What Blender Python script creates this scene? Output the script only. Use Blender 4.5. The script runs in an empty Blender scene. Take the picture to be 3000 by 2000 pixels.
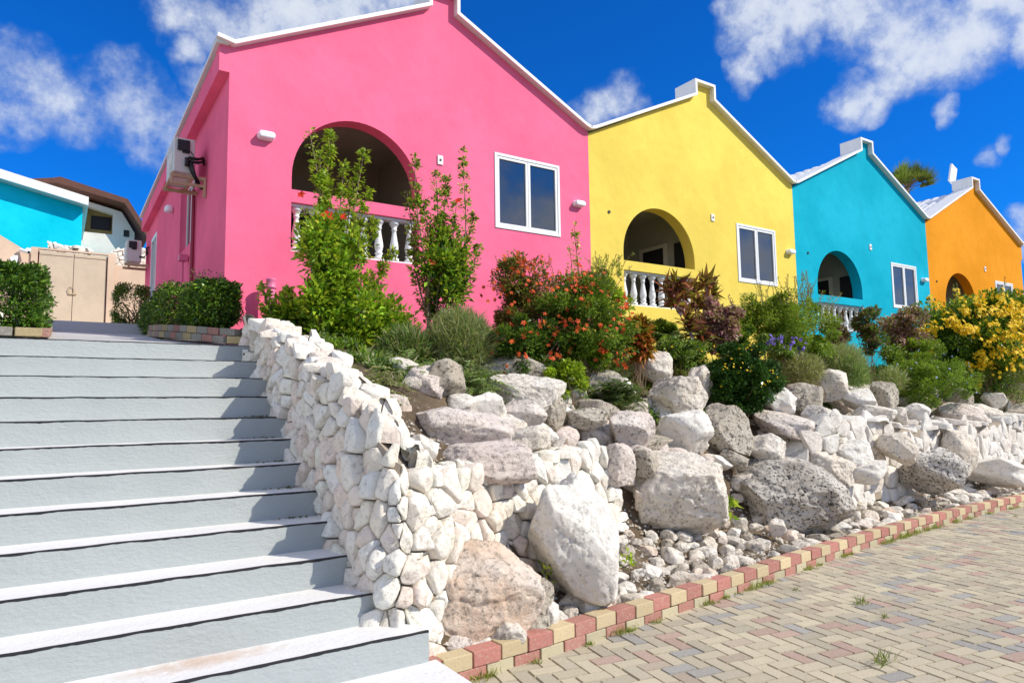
import bpy, bmesh, math, random
import numpy as np
from mathutils import Vector, Matrix, noise
from mathutils.geometry import tessellate_polygon
R = math.radians
rng = random.Random(11)
nr = np.random.RandomState(5)
C = bpy.context.scene.collection
D = bpy.data
FW = 9.0          # distance from the camera to the plane of the house fronts
EYE = 1.58

# ---------------------------------------------------------------- camera
YAW, PIT, ROL, FPX = R(33.291), R(5.39), R(-.817), 2039.4
_f = np.array([math.sin(YAW)*math.cos(PIT), math.cos(YAW)*math.cos(PIT), math.sin(PIT)])
_r = np.array([math.cos(YAW), -math.sin(YAW), 0.0]); _u = np.cross(_r, _f)
_r2 = _r*math.cos(ROL)+_u*math.sin(ROL); _u2 = -_r*math.sin(ROL)+_u*math.cos(ROL)
cam = D.cameras.new('camera'); camo = D.objects.new('camera', cam); C.objects.link(camo)
m = Matrix(((_r2[0], _u2[0], -_f[0]), (_r2[1], _u2[1], -_f[1]), (_r2[2], _u2[2], -_f[2])))
camo.matrix_world = Matrix.Translation((0, 0, EYE)) @ m.to_4x4()
cam.sensor_width = 36; cam.lens = 36*FPX/3000; cam.clip_end = 3000; cam.clip_start = .05
bpy.context.scene.camera = camo

def ray(px, py):
    return _r2*((px-1500)/FPX) + _u2*(-(py-1000)/FPX) + _f
def at(px, py, Y):                      # survey: sight line of a photo point met with the vertical plane at distance Y
    d = ray(px, py); d = d*(Y/d[1]); return Vector((d[0], d[1], d[2]+EYE))
def mpp(p):                             # metres per photo pixel at a point
    return ((p[0]*_f[0]+p[1]*_f[1]+(p[2]-EYE)*_f[2]))/FPX

# ---------------------------------------------------------------- object helpers
def link(o, parent=None):
    C.objects.link(o)
    if parent is not None: o.parent = parent
    return o
def tag(o, label=None, cat=None, group=None, kind=None):
    if label: o['label'] = label
    if cat: o['category'] = cat
    if group: o['group'] = group
    if kind: o['kind'] = kind
    return o
def empty(name, loc, label=None, cat=None, group=None, rz=0):
    o = D.objects.new(name, None); o.location = bgp(loc); o.rotation_euler = (0, 0, rz); o.empty_display_size = .2
    link(o); tag(o, label, cat, group); return o
BGK = 1.0           # background pieces surveyed at one distance and set back along their sight lines to where the sun clears the row
def bgp(p):
    return Vector((p[0]*BGK, p[1]*BGK, EYE+(p[2]-EYE)*BGK))
class MB:
    """collects geometry (world coordinates) for ONE mesh object"""
    def __init__(s): s.v = []; s.f = []; s.m = []; s.c = []
    def add(s, vs, fs, mi=0, col=None):
        b = len(s.v); s.v += [tuple(p) for p in vs]
        for f in fs: s.f.append(tuple(b+i for i in f)); s.m.append(mi); s.c.append(col)
    def box(s, x0, x1, y0, y1, z0, z1, mi=0, col=None):
        s.add([(x0,y0,z0),(x1,y0,z0),(x1,y1,z0),(x0,y1,z0),(x0,y0,z1),(x1,y0,z1),(x1,y1,z1),(x0,y1,z1)],
              [(0,3,2,1),(4,5,6,7),(0,1,5,4),(1,2,6,5),(2,3,7,6),(3,0,4,7)], mi, col)
    def obox(s, c, ax, ay, az, mi=0, col=None):  # oriented box from centre and half axes
        c, ax, ay, az = map(Vector, (c, ax, ay, az))
        s.add([c-ax-ay-az, c+ax-ay-az, c+ax+ay-az, c-ax+ay-az, c-ax-ay+az, c+ax-ay+az, c+ax+ay+az, c-ax+ay+az],
              [(0,3,2,1),(4,5,6,7),(0,1,5,4),(1,2,6,5),(2,3,7,6),(3,0,4,7)], mi, col)
    def tube(s, pts, rad, n=6, mi=0, col=None, cap=True):
        pts = [Vector(p) for p in pts]
        if not hasattr(rad, '__len__'): rad = [rad]*len(pts)
        rings = []
        for i, p in enumerate(pts):
            d = (pts[min(i+1, len(pts)-1)]-pts[max(i-1, 0)])
            if d.length < 1e-6: d = Vector((0,0,1))
            d.normalize(); a = d.orthogonal() if abs(d.z) < .9 else Vector((1,0,0)); a = (a-d*a.dot(d)).normalized(); b = d.cross(a)
            rings.append([p+(a*math.cos(2*math.pi*k/n)+b*math.sin(2*math.pi*k/n))*rad[i] for k in range(n)])
        vs = [q for r in rings for q in r]; fs = []
        for i in range(len(pts)-1):
            for k in range(n): fs.append((i*n+k, i*n+(k+1) % n, (i+1)*n+(k+1) % n, (i+1)*n+k))
        if cap: fs.append(tuple(range(n-1, -1, -1))); fs.append(tuple((len(pts)-1)*n+k for k in range(n)))
        s.add(vs, fs, mi, col)
    def lathe(s, prof, c, n=14, mi=0):
        vs = []; fs = []
        for (r, z) in prof:
            for k in range(n): vs.append((c[0]+r*math.cos(2*math.pi*k/n), c[1]+r*math.sin(2*math.pi*k/n), c[2]+z))
        for i in range(len(prof)-1):
            for k in range(n): fs.append((i*n+k, i*n+(k+1) % n, (i+1)*n+(k+1) % n, (i+1)*n+k))
        fs.append(tuple(range(n-1, -1, -1))); fs.append(tuple((len(prof)-1)*n+k for k in range(n)))
        s.add(vs, fs, mi)
    def prism(s, outer, holes, y0, y1, mi=0, side=None):   # polygon in x,z extruded along y
        loops = [[Vector((x, z, 0)) for x, z in l] for l in [outer]+holes]
        tris = tessellate_polygon(loops); flat = [p for l in loops for p in l]; n = len(flat)
        vs = [(p.x, y0, p.y) for p in flat]+[(p.x, y1, p.y) for p in flat]
        fs = []
        for t in tris:
            a, b, c = (flat[i] for i in t); ccw = (b-a).cross(c-a).z > 0
            t = t if ccw else t[::-1]
            fs.append(tuple(t)); fs.append(tuple(i+n for i in t[::-1]))
        s.add(vs, fs, mi)
        b = 0; fs = []
        for l in loops:
            k = len(l); fs += [(b+i, b+i+n, b+(i+1) % k+n, b+(i+1) % k) for i in range(k)]; b += k
        s.add(vs, fs, mi if side is None else side)
    def build(s, name, mats, parent=None, smooth=False, bevel=0):
        me = D.meshes.new(name); o = None
        if BGK != 1.0: s.v = [tuple(bgp(p)) for p in s.v]
        org = Vector((0,0,0))
        if parent is not None: org = parent_origin(parent)
        elif s.v:
            a = np.array(s.v); org = Vector((float((a[:,0].min()+a[:,0].max())/2), float((a[:,1].min()+a[:,1].max())/2), float(a[:,2].min())))
        me.from_pydata([(p[0]-org.x, p[1]-org.y, p[2]-org.z) for p in s.v], [], s.f)
        if not isinstance(mats, (list, tuple)): mats = [mats]
        for mt in mats: me.materials.append(mt)
        me.polygons.foreach_set('material_index', s.m)
        if any(c is not None for c in s.c):
            ca = me.color_attributes.new('Col', 'FLOAT_COLOR', 'CORNER'); arr = []
            for p in me.polygons:
                c = s.c[p.index] or (.5,.5,.5)
                for _ in range(p.loop_total): arr += [c[0], c[1], c[2], 1]
            ca.data.foreach_set('color', arr)
        if smooth: me.polygons.foreach_set('use_smooth', [True]*len(me.polygons))
        me.update()
        bm = bmesh.new(); bm.from_mesh(me); bmesh.ops.recalc_face_normals(bm, faces=bm.faces) if len(bm.faces) < 60000 else None
        bm.to_mesh(me); bm.free()
        o = D.objects.new(name, me); link(o, parent)
        if parent is None: o.location = org
        if bevel:
            b = o.modifiers.new('bevel', 'BEVEL'); b.width = bevel; b.segments = 2; b.limit_method = 'ANGLE'
        return o
def parent_origin(p):
    v = Vector((0,0,0))
    while p is not None: v = v+p.location; p = p.parent
    return v

# ---------------------------------------------------------------- materials
def mat(name):
    mt = D.materials.new(name); mt.use_nodes = True; nt = mt.node_tree
    bs = nt.nodes['Principled BSDF']; return mt, nt, bs
def N(nt, typ, **kw):
    n = nt.nodes.new(typ)
    for k, v in kw.items():
        if hasattr(n, k): setattr(n, k, v)
        else: n.inputs[k.replace('_', ' ')].default_value = v
    return n
def coords(nt, scale=1.0, kind='Object', sc3=None):
    tc = nt.nodes.new('ShaderNodeTexCoord'); mp = nt.nodes.new('ShaderNodeMapping')
    mp.inputs['Scale'].default_value = sc3 or (scale,)*3
    nt.links.new(tc.outputs[kind], mp.inputs['Vector']); return mp.outputs['Vector']
def wcoords(nt, sc3=(1,1,1)):
    g = nt.nodes.new('ShaderNodeNewGeometry'); mp = nt.nodes.new('ShaderNodeMapping'); mp.inputs['Scale'].default_value = sc3
    nt.links.new(g.outputs['Position'], mp.inputs['Vector']); return mp.outputs['Vector']
def noise_n(nt, vec, scale, detail=4, rough=.55, lac=2.0):
    n = nt.nodes.new('ShaderNodeTexNoise'); n.inputs['Scale'].default_value = scale
    n.inputs['Detail'].default_value = detail; n.inputs['Roughness'].default_value = rough
    nt.links.new(vec, n.inputs['Vector']); return n.outputs['Fac']
def ramp(nt, fac, stops):
    r = nt.nodes.new('ShaderNodeValToRGB'); e = r.color_ramp.elements
    while len(e) < len(stops): e.new(.5)
    for i, (p, c) in enumerate(stops):
        e[i].position = p; e[i].color = (c[0], c[1], c[2], 1) if hasattr(c, '__len__') else (c, c, c, 1)
    nt.links.new(fac, r.inputs['Fac']); return r.outputs['Color']
def mix(nt, fac, a, b, mode='MIX'):
    x = nt.nodes.new('ShaderNodeMix'); x.data_type = 'RGBA'; x.blend_type = mode
    for s, v in ((0, fac), (6, a), (7, b)):
        if hasattr(v, 'is_output') or isinstance(v, bpy.types.NodeSocket): nt.links.new(v, x.inputs[s])
        elif s == 0: x.inputs[0].default_value = v
        else: x.inputs[s].default_value = (v[0], v[1], v[2], 1)
    return x.outputs[2]
def bump(nt, bs, h, strength=.3, dist=.01, prev=None):
    b = nt.nodes.new('ShaderNodeBump'); b.inputs['Strength'].default_value = strength; b.inputs['Distance'].default_value = dist
    nt.links.new(h, b.inputs['Height'])
    if prev is not None: nt.links.new(prev, b.inputs['Normal'])
    nt.links.new(b.outputs['Normal'], bs.inputs['Normal']); return b.outputs['Normal']
def math_n(nt, op, a, b=None):
    x = nt.nodes.new('ShaderNodeMath'); x.operation = op
    for i, v in enumerate((a, b)):
        if v is None: continue
        if isinstance(v, bpy.types.NodeSocket): nt.links.new(v, x.inputs[i])
        else: x.inputs[i].default_value = v
    return x.outputs[0]

def plain(name, col, rough=.5, metal=0, bumpy=0, var=.06, spec=None):
    mt, nt, bs = mat(name); v = wcoords(nt)
    f = noise_n(nt, v, 6, 5)
    c = mix(nt, f, [x*(1-var) for x in col], [min(1, x*(1+var)) for x in col])
    nt.links.new(c, bs.inputs['Base Color']); bs.inputs['Roughness'].default_value = rough; bs.inputs['Metallic'].default_value = metal
    if spec is not None: bs.inputs['Specular IOR Level'].default_value = spec
    if bumpy: bump(nt, bs, noise_n(nt, v, 60, 3), bumpy, .004)
    return mt
def stucco(name, col, streak=.05):
    mt, nt, bs = mat(name); v = wcoords(nt)
    big = noise_n(nt, v, .7, 5, .6); mid = noise_n(nt, v, 5, 6, .65)
    st = noise_n(nt, wcoords(nt, (2.2, 2.2, .25)), 1.6, 5, .6)
    c0 = [x*.88 for x in col]; c1 = [min(1, x*1.05+.01) for x in col]
    c = mix(nt, ramp(nt, big, [(.35, 0), (.65, 1)]), c0, c1)
    c = mix(nt, ramp(nt, mid, [(.45, 0), (.8, .24)]), c, [x*.7 for x in col])
    c = mix(nt, ramp(nt, st, [(.55, 0), (.8, streak*3)]), c, [x*.75+.03 for x in col])
    # dust thrown up on the foot of the wall, small chips and stains
    sp = noise_n(nt, v, 26, 2, .5)
    c = mix(nt, ramp(nt, sp, [(.745, 0), (.77, .5)]), c, [x*.45 for x in col])
    nt.links.new(c, bs.inputs['Base Color']); bs.inputs['Roughness'].default_value = .85; bs.inputs['Specular IOR Level'].default_value = .08
    n1 = bump(nt, bs, noise_n(nt, v, 3.2, 3, .5), .25, .05)
    n2 = bump(nt, bs, noise_n(nt, wcoords(nt, (1, 1, 1.8)), 22, 4, .6), .3, .01, n1)
    bump(nt, bs, noise_n(nt, v, 140, 2, .6), .25, .003, n2)
    return mt
def rock(name, base, warm, dark, lichen=.5, attr=False, scale=1.0, pit=1.0, grime=.45):
    mt, nt, bs = mat(name)
    v = wcoords(nt, (scale,)*3)
    oi = nt.nodes.new('ShaderNodeObjectInfo')
    off = nt.nodes.new('ShaderNodeVectorMath'); off.operation = 'ADD'
    mul = nt.nodes.new('ShaderNodeVectorMath'); mul.operation = 'SCALE'; mul.inputs[3].default_value = 37.0
    cmb = nt.nodes.new('ShaderNodeCombineXYZ')
    for i in range(3): nt.links.new(oi.outputs['Random'], cmb.inputs[i])
    nt.links.new(cmb.outputs[0], mul.inputs[0]); nt.links.new(v, off.inputs[0]); nt.links.new(mul.outputs[0], off.inputs[1]); v = off.outputs[0]
    n1 = noise_n(nt, v, 1.6, 6, .62); n2 = noise_n(nt, v, 7, 8, .7); n3 = noise_n(nt, v, 28, 6, .75); n4 = noise_n(nt, v, 90, 3, .7)
    c = mix(nt, ramp(nt, n1, [(.38, 0), (.62, 1)]), base, warm)
    if attr:
        a = nt.nodes.new('ShaderNodeVertexColor'); a.layer_name = 'Col'
        c = mix(nt, .75, c, a.outputs['Color'])
    c = mix(nt, ramp(nt, n2, [(.45, 0), (.70, grime)]), c, [x*.60 for x in base])
    spk = math_n(nt, 'MULTIPLY', ramp(nt, n3, [(.51, 0), (.60, 1)]), ramp(nt, n2, [(.52-.16*lichen, 0), (.66-.16*lichen, 1)]))
    c = mix(nt, math_n(nt, 'MULTIPLY', spk, min(1, lichen*1.3)), c, dark)
    c = mix(nt, math_n(nt, 'MULTIPLY', ramp(nt, n4, [(.6, 0), (.72, .6)]), lichen), c, [x*.4 for x in dark])
    nt.links.new(c, bs.inputs['Base Color']); bs.inputs['Roughness'].default_value = .92; bs.inputs['Specular IOR Level'].default_value = .15
    b1 = bump(nt, bs, noise_n(nt, v, 5, 8, .7), .7*pit, .09)
    vo = nt.nodes.new('ShaderNodeTexVoronoi'); vo.inputs['Scale'].default_value = 24; nt.links.new(v, vo.inputs['Vector'])
    b2 = bump(nt, bs, ramp(nt, vo.outputs['Distance'], [(.0, 0), (.35, 1)]), .25*pit, .012, b1)
    bump(nt, bs, n3, .8*pit, .03, b2)
    return mt
def leafmat(name, rough=.45, trans=.35):
    mt, nt, bs = mat(name)
    a = nt.nodes.new('ShaderNodeVertexColor'); a.layer_name = 'Col'
    nt.links.new(a.outputs['Color'], bs.inputs['Base Color']); bs.inputs['Roughness'].default_value = rough
    bs.inputs['Specular IOR Level'].default_value = .35
    tr = nt.nodes.new('ShaderNodeBsdfTranslucent'); g = mix(nt, .5, a.outputs['Color'], (.35, .5, .03), 'MIX') if trans > .3 else a.outputs['Color']
    nt.links.new(g, tr.inputs['Color'])
    ms = nt.nodes.new('ShaderNodeMixShader'); ms.inputs[0].default_value = trans
    nt.links.new(bs.outputs[0], ms.inputs[1]); nt.links.new(tr.outputs[0], ms.inputs[2])
    nt.links.new(ms.outputs[0], nt.nodes['Material Output'].inputs['Surface']); return mt

M = {}
M['pink'] = stucco('pink_stucco', (.95, .165, .30), .09)
M['yellow'] = stucco('yellow_stucco', (.86, .66, .12), .07)
M['teal'] = stucco('turquoise_stucco', (.0, .42, .58), .06)
M['orange'] = stucco('orange_stucco', (.78, .30, .01), .1)
M['white'] = plain('white_paint', (.8, .8, .79), .5, bumpy=.1)
M['trim'] = plain('white_coping', (.78, .78, .76), .6, bumpy=.3, var=.1)
M['frame'] = plain('white_window_frame', (.82, .83, .83), .35)
M['loggia'] = stucco('beige_loggia_plaster', (.36, .335, .26), .03)
M['opening_dark'] = plain('dark_opening', (.012, .011, .012), .6)  # near-black fill standing in for unlit space inside openings
M['doorframe'] = plain('loggia_door_frame', (.55, .50, .38), .5)
M['black'] = plain('black_rubber', (.012, .012, .014), .5)
M['beige'] = stucco('beige_paint', (.70, .52, .38), .08)
M['gate'] = stucco('beige_gate_paint', (.60, .49, .365), .05)
M['cyan'] = stucco('bright_cyan_stucco', (.0, .64, .84), .0)
M['brownroof'] = plain('brown_roof_tiles', (.10, .035, .02), .7, bumpy=.5, var=.4)
M['creamwall'] = stucco('cream_wall', (.72, .70, .64), .05)
M['tan'] = stucco('tan_wall', (.50, .38, .14), .05)
M['acwhite'] = plain('air_conditioner_shell', (.66, .66, .60), .4, var=.1)
M['bracket'] = plain('weathered_bracket', (.50, .38, .22), .7, bumpy=.4, var=.5)
M['pinkpipe'] = plain('pink_painted_pipe', (.70, .16, .32), .5)
M['redpipe'] = plain('dark_red_conduit', (.30, .02, .06), .5)
M['lamp'] = plain('opal_lamp_cover', (.85, .86, .9), .3)
M['wood'] = plain('bare_stem', (.22, .15, .09), .8, bumpy=.6, var=.35)
M['greystem'] = plain('grey_purple_stem', (.30, .22, .25), .8, bumpy=.4, var=.3)
M['joint'] = plain('paving_joint_sand', (.10, .085, .06), .95, bumpy=.5, var=.3)
def glassmat():
    mt, nt, bs = mat('dark_window_glass')
    bs.inputs['Base Color'].default_value = (.012, .014, .018, 1); bs.inputs['Roughness'].default_value = .03
    bs.inputs['Specular IOR Level'].default_value = 1.0; bs.inputs['IOR'].default_value = 1.75
    n1 = noise_n(nt, wcoords(nt), 1.3, 2); bump(nt, bs, n1, .05, .02); return mt
M['glass'] = glassmat()
M['leaf'] = leafmat('leaf', .42, .38)
M['leafdark'] = leafmat('glossy_leaf', .3, .15)
M['petal'] = leafmat('petal', .6, .25)
M['rock'] = rock('pale_limestone', (.93, .87, .77), (.84, .74, .61), (.13, .12, .11), .5)
M['rockwhite'] = rock('white_limestone', (.97, .93, .85), (.93, .86, .76), (.22, .20, .17), .3)
M['rockpink'] = rock('pinkish_limestone', (.88, .79, .71), (.80, .68, .60), (.12, .10, .09), .5)
M['rockdark'] = rock('lichen_darkened_limestone', (.84, .79, .71), (.50, .45, .38), (.035, .034, .033), 1.0)
M['rocktan'] = rock('tan_stained_limestone', (.93, .85, .75), (.84, .63, .47), (.10, .07, .04), .45)
M['rockbrown'] = rock('brown_grey_limestone', (.66, .60, .50), (.52, .45, .35), (.06, .05, .04), .7)
M['wallstone'] = rock('wall_stone', (.97, .91, .80), (.90, .80, .67), (.24, .19, .14), .34, attr=True, pit=.75, grime=.2)
M['mortar'] = plain('wall_mortar', (.34, .28, .21), .95, bumpy=.8, var=.3)
def earth():
    mt, nt, bs = mat('bank_earth'); v = wcoords(nt)
    c = ramp(nt, noise_n(nt, v, 3, 8, .7), [(.3, (.075, .05, .03)), (.55, (.17, .12, .07)), (.75, (.30, .24, .17))])
    c = mix(nt, ramp(nt, noise_n(nt, v, 25, 5, .8), [(.58, 0), (.66, .8)]), c, (.42, .36, .29))
    nt.links.new(c, bs.inputs['Base Color']); bs.inputs['Roughness'].default_value = 1
    bump(nt, bs, noise_n(nt, v, 14, 8, .75), 1, .05); return mt
M['earth'] = earth()
def paverm():
    mt, nt, bs = mat('clay_pavers'); v = wcoords(nt)
    a = nt.nodes.new('ShaderNodeVertexColor'); a.layer_name = 'Col'
    c = mix(nt, ramp(nt, noise_n(nt, v, 1.1, 5, .6), [(.4, 0), (.75, .22)]), a.outputs['Color'], (.30, .26, .20))
    c = mix(nt, ramp(nt, noise_n(nt, v, 60, 4, .8), [(.5, 0), (.72, .6)]), c, (.62, .55, .42))
    c = mix(nt, ramp(nt, noise_n(nt, v, 120, 3, .8), [(.55, 0), (.68, .6)]), c, (.12, .10, .08))
    nt.links.new(c, bs.inputs['Base Color']); bs.inputs['Roughness'].default_value = .9; bs.inputs['Specular IOR Level'].default_value = .2
    bump(nt, bs, noise_n(nt, v, 90, 5, .7), .5, .006); return mt
M['paver'] = paverm()
def stepm(name, col, stain):
    mt, nt, bs = mat(name); v = wcoords(nt)
    c = mix(nt, noise_n(nt, v, 2.0, 5), [x*.93 for x in col], [min(1, x*1.05) for x in col])
    c = mix(nt, ramp(nt, noise_n(nt, v, 9, 8, .75), [(.62, 0), (.78, stain)]), c, (.36, .27, .18))
    c = mix(nt, ramp(nt, noise_n(nt, v, 60, 3, .7), [(.68, 0), (.74, .6)]), c, (.16, .15, .13))
    c = mix(nt, ramp(nt, noise_n(nt, wcoords(nt, (.6, 1, 3)), 2.2, 6, .7), [(.55, 0), (.8, .35)]), c, [x*.72 for x in col])
    nt.links.new(c, bs.inputs['Base Color']); bs.inputs['Roughness'].default_value = .7
    if stain > .2:      # rusty water stain on the lowest wide tread
        d0 = ray(600, 1935); d0 = d0*((.34-EYE)/d0[2]); g0 = nt.nodes.new('ShaderNodeNewGeometry')
        s0 = nt.nodes.new('ShaderNodeVectorMath'); s0.operation = 'SUBTRACT'; nt.links.new(g0.outputs['Position'], s0.inputs[0]); s0.inputs[1].default_value = (d0[0], d0[1], .34)
        m0 = nt.nodes.new('ShaderNodeVectorMath'); m0.operation = 'MULTIPLY'; nt.links.new(s0.outputs[0], m0.inputs[0]); m0.inputs[1].default_value = (2.6, 9, 9)
        l0 = nt.nodes.new('ShaderNodeVectorMath'); l0.operation = 'LENGTH'; nt.links.new(m0.outputs[0], l0.inputs[0])
        q0 = math_n(nt, 'ADD', l0.outputs['Value'], math_n(nt, 'MULTIPLY', noise_n(nt, v, 12, 5, .7), 1.6))
        c = mix(nt, ramp(nt, q0, [(.75, .65), (1.0, .12)]) if False else math_n(nt, 'MULTIPLY', ramp(nt, math_n(nt, 'MULTIPLY', q0, .5), [(.5, 1), (.95, 0)]), .6), c, (.50, .30, .17)); nt.links.new(c, bs.inputs['Base Color'])
    b1 = bump(nt, bs, noise_n(nt, wcoords(nt, (.5, 1, 1)), 5, 4, .6), .35, .03)
    b2 = bump(nt, bs, noise_n(nt, wcoords(nt, (.6, 1, 1.2)), 45, 5, .65), .5, .012, b1)
    return mt
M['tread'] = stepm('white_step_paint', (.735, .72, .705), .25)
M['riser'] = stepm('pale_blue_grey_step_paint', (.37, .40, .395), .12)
M['path'] = stepm('path_concrete_paint', (.50, .50, .49), .3)
M['rust'] = plain('rust_stain', (.62, .42, .26), .8, var=.3)
def tilem():
    mt, nt, bs = mat('white_roof_tiles'); v = wcoords(nt)
    c = mix(nt, ramp(nt, noise_n(nt, v, 4, 6, .7), [(.4, 0), (.75, .6)]), (.80, .80, .80), (.52, .50, .50))
    nt.links.new(c, bs.inputs['Base Color']); bs.inputs['Roughness'].default_value = .6; return mt
M['tile'] = tilem()
def groundm(name, a, b):
    mt, nt, bs = mat(name); v = wcoords(nt)
    c = mix(nt, ramp(nt, noise_n(nt, v, .3, 8, .7), [(.35, 0), (.65, 1)]), a, b)
    nt.links.new(c, bs.inputs['Base Color']); bs.inputs['Roughness'].default_value = .95
    bump(nt, bs, noise_n(nt, v, 8, 6), .5, .05); return mt
M['ground'] = groundm('dry_ground', (.26, .20, .13), (.13, .13, .06))
# ---------------------------------------------------------------- light and sky
SUN = Vector((1, -1.14, 1.17)).normalized()
sl = D.lights.new('sun', 'SUN'); sl.energy = 4.95; sl.angle = R(.5); sl.color = (1, .93, .80)
so = D.objects.new('sun', sl); link(so); so.location = (20, -20, 30); so.rotation_euler = SUN.to_track_quat('Z', 'Y').to_euler()
w = D.worlds.new('World'); bpy.context.scene.world = w; w.use_nodes = True; nt = w.node_tree
bg = nt.nodes['Background']; sky = nt.nodes.new('ShaderNodeTexSky'); sky.sky_type = 'NISHITA'; sky.sun_disc = False
sky.sun_elevation = math.asin(SUN.z); sky.sun_rotation = math.atan2(SUN.x, SUN.y); sky.air_density = 1.0; sky.dust_density = .3; sky.ozone_density = 3.0
tc = nt.nodes.new('ShaderNodeTexCoord'); gen = tc.outputs['Generated']
blue = mix(nt, 1.0, sky.outputs[0], (.035, .60, 1.50), 'MULTIPLY')
def vm(op, a, b=None):
    x = nt.nodes.new('ShaderNodeVectorMath'); x.operation = op
    for i, v in enumerate((a, b)):
        if v is None: continue
        if isinstance(v, bpy.types.NodeSocket): nt.links.new(v, x.inputs[i])
        else: x.inputs[i].default_value = v
    return x
def nz(vec, scale, detail, rough, col=False):
    n = nt.nodes.new('ShaderNodeTexNoise'); n.inputs['Scale'].default_value = scale; n.inputs['Detail'].default_value = detail
    n.inputs['Roughness'].default_value = rough; nt.links.new(vec, n.inputs['Vector']); return n.outputs['Color' if col else 'Fac']
wob = vm('SUBTRACT', nz(gen, 9, 4, .6, True), (.5, .5, .5)); wob2 = nt.nodes.new('ShaderNodeVectorMath'); wob2.operation = 'SCALE'
nt.links.new(wob.outputs[0], wob2.inputs[0]); wob2.inputs[3].default_value = .075
dirv = vm('NORMALIZE', vm('ADD', gen, wob2.outputs[0]).outputs[0]).outputs[0]
BL = [(2240,60,150),(2360,20,150),(2480,40,140),(2225,150,80),(2195,205,62),(2640,110,170),(2750,120,180),(2860,90,150),(2610,230,110),(2510,275,100),(2560,310,70),(2690,190,120),(2960,30,120),(3010,120,90),(2470,300,70),(2900,0,120),
      (520,40,120),(620,60,150),(740,60,170),(880,30,190),(1030,0,190),(1180,-20,120),(560,170,80),(600,260,80),(640,330,110),(560,400,110),(480,370,120),
      (-20,200,130),(70,240,140),(170,270,120),(290,210,90),(330,270,130),(400,330,130),(60,340,90),(-40,320,110),(480,440,90),(230,330,110),
      (1750,320,75),(1800,290,80),(1875,300,60),(1690,345,60),(2755,345,40),(2895,445,38),(2945,415,30),(2110,20,40),(2985,640,50),(2990,700,60)]
acc = None
def blob(c, ang, wt=1.0):
    global acc
    dp = vm('DOT_PRODUCT', dirv, tuple(c)).outputs['Value']
    mr = nt.nodes.new('ShaderNodeMapRange'); mr.inputs['From Min'].default_value = math.cos(ang); mr.inputs['From Max'].default_value = 1
    nt.links.new(dp, mr.inputs['Value'])
    if wt != 1.0: mr.inputs['To Max'].default_value = wt
    acc = mr.outputs[0] if acc is None else math_n(nt, 'MAXIMUM', acc, mr.outputs[0])
for px, py, r in BL:
    d = Vector(ray(px, py)); L = d.length; blob(d.normalized(), math.atan(r/FPX/L*1.06), .62 if r < 62 else (.7 if px < 500 else 1.0))
for c, a in [((1.3,-1,.28), .16), ((1.7,-1,.22), .2), ((1.0,-1.1,.36), .13), ((2.3,-1,.25), .22), ((.55,-1,.5), .15), ((.7,-1,.3), .12), ((-1,-.6,.5), .85), ((-1,-.05,.35), .7), ((0,0,1), .72), ((-1,.5,.8), .6), ((.35,-1,1.0), .55), ((1.5,-.3,1.0), .5), ((-.2,-1,.25), .4), ((1,-.1,.2), .35), ((.2,-1,.2), .2), ((-.5,-1,.2), .25)]:  # unseen clouds: small for window reflections, broad ones added as neutral fill light
    blob(Vector(c).normalized(), a)
fb = nz(gen, 11, 12, .62); fb2 = nz(gen, 34, 8, .65)
dens = math_n(nt, 'ADD', acc, math_n(nt, 'MULTIPLY', math_n(nt, 'SUBTRACT', fb, .47), 1.8))
dens = math_n(nt, 'ADD', dens, math_n(nt, 'MULTIPLY', math_n(nt, 'SUBTRACT', fb2, .5), 1.1))
gate = nt.nodes.new('ShaderNodeMapRange'); gate.inputs['From Min'].default_value = 0; gate.inputs['From Max'].default_value = .12; nt.links.new(acc, gate.inputs['Value'])
mr = nt.nodes.new('ShaderNodeMapRange'); mr.interpolation_type = 'SMOOTHSTEP'
mr.inputs['From Min'].default_value = .02; mr.inputs['From Max'].default_value = 1.35; nt.links.new(dens, mr.inputs['Value'])
cm = math_n(nt, 'MULTIPLY', mr.outputs[0], gate.outputs[0])
ccol = mix(nt, ramp(nt, dens, [(.35, 0), (1.0, 1)]), (2.3, 3.4, 5.6), (6.9, 7.4, 8.2))
lf = nt.nodes.new('ShaderNodeMapRange'); lf.inputs['From Min'].default_value = .45; lf.inputs['From Max'].default_value = .85; lf.inputs['To Max'].default_value = .42
nt.links.new(vm('DOT_PRODUCT', gen, tuple(Vector((-1, -.12, .3)).normalized())).outputs['Value'], lf.inputs['Value'])      # unseen clouds off to the left brightened to lift the shaded stone wall
ccol = mix(nt, lf.outputs[0], ccol, (17, 16.4, 15.2))
skyc = mix(nt, math_n(nt, 'MULTIPLY', cm, .93), blue, ccol)
nt.links.new(skyc, bg.inputs['Color']); bg.inputs['Strength'].default_value = .112
vs = bpy.context.scene.view_settings; vs.view_transform = 'Standard'; vs.look = 'None'; vs.exposure = 0; vs.gamma = 1

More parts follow.
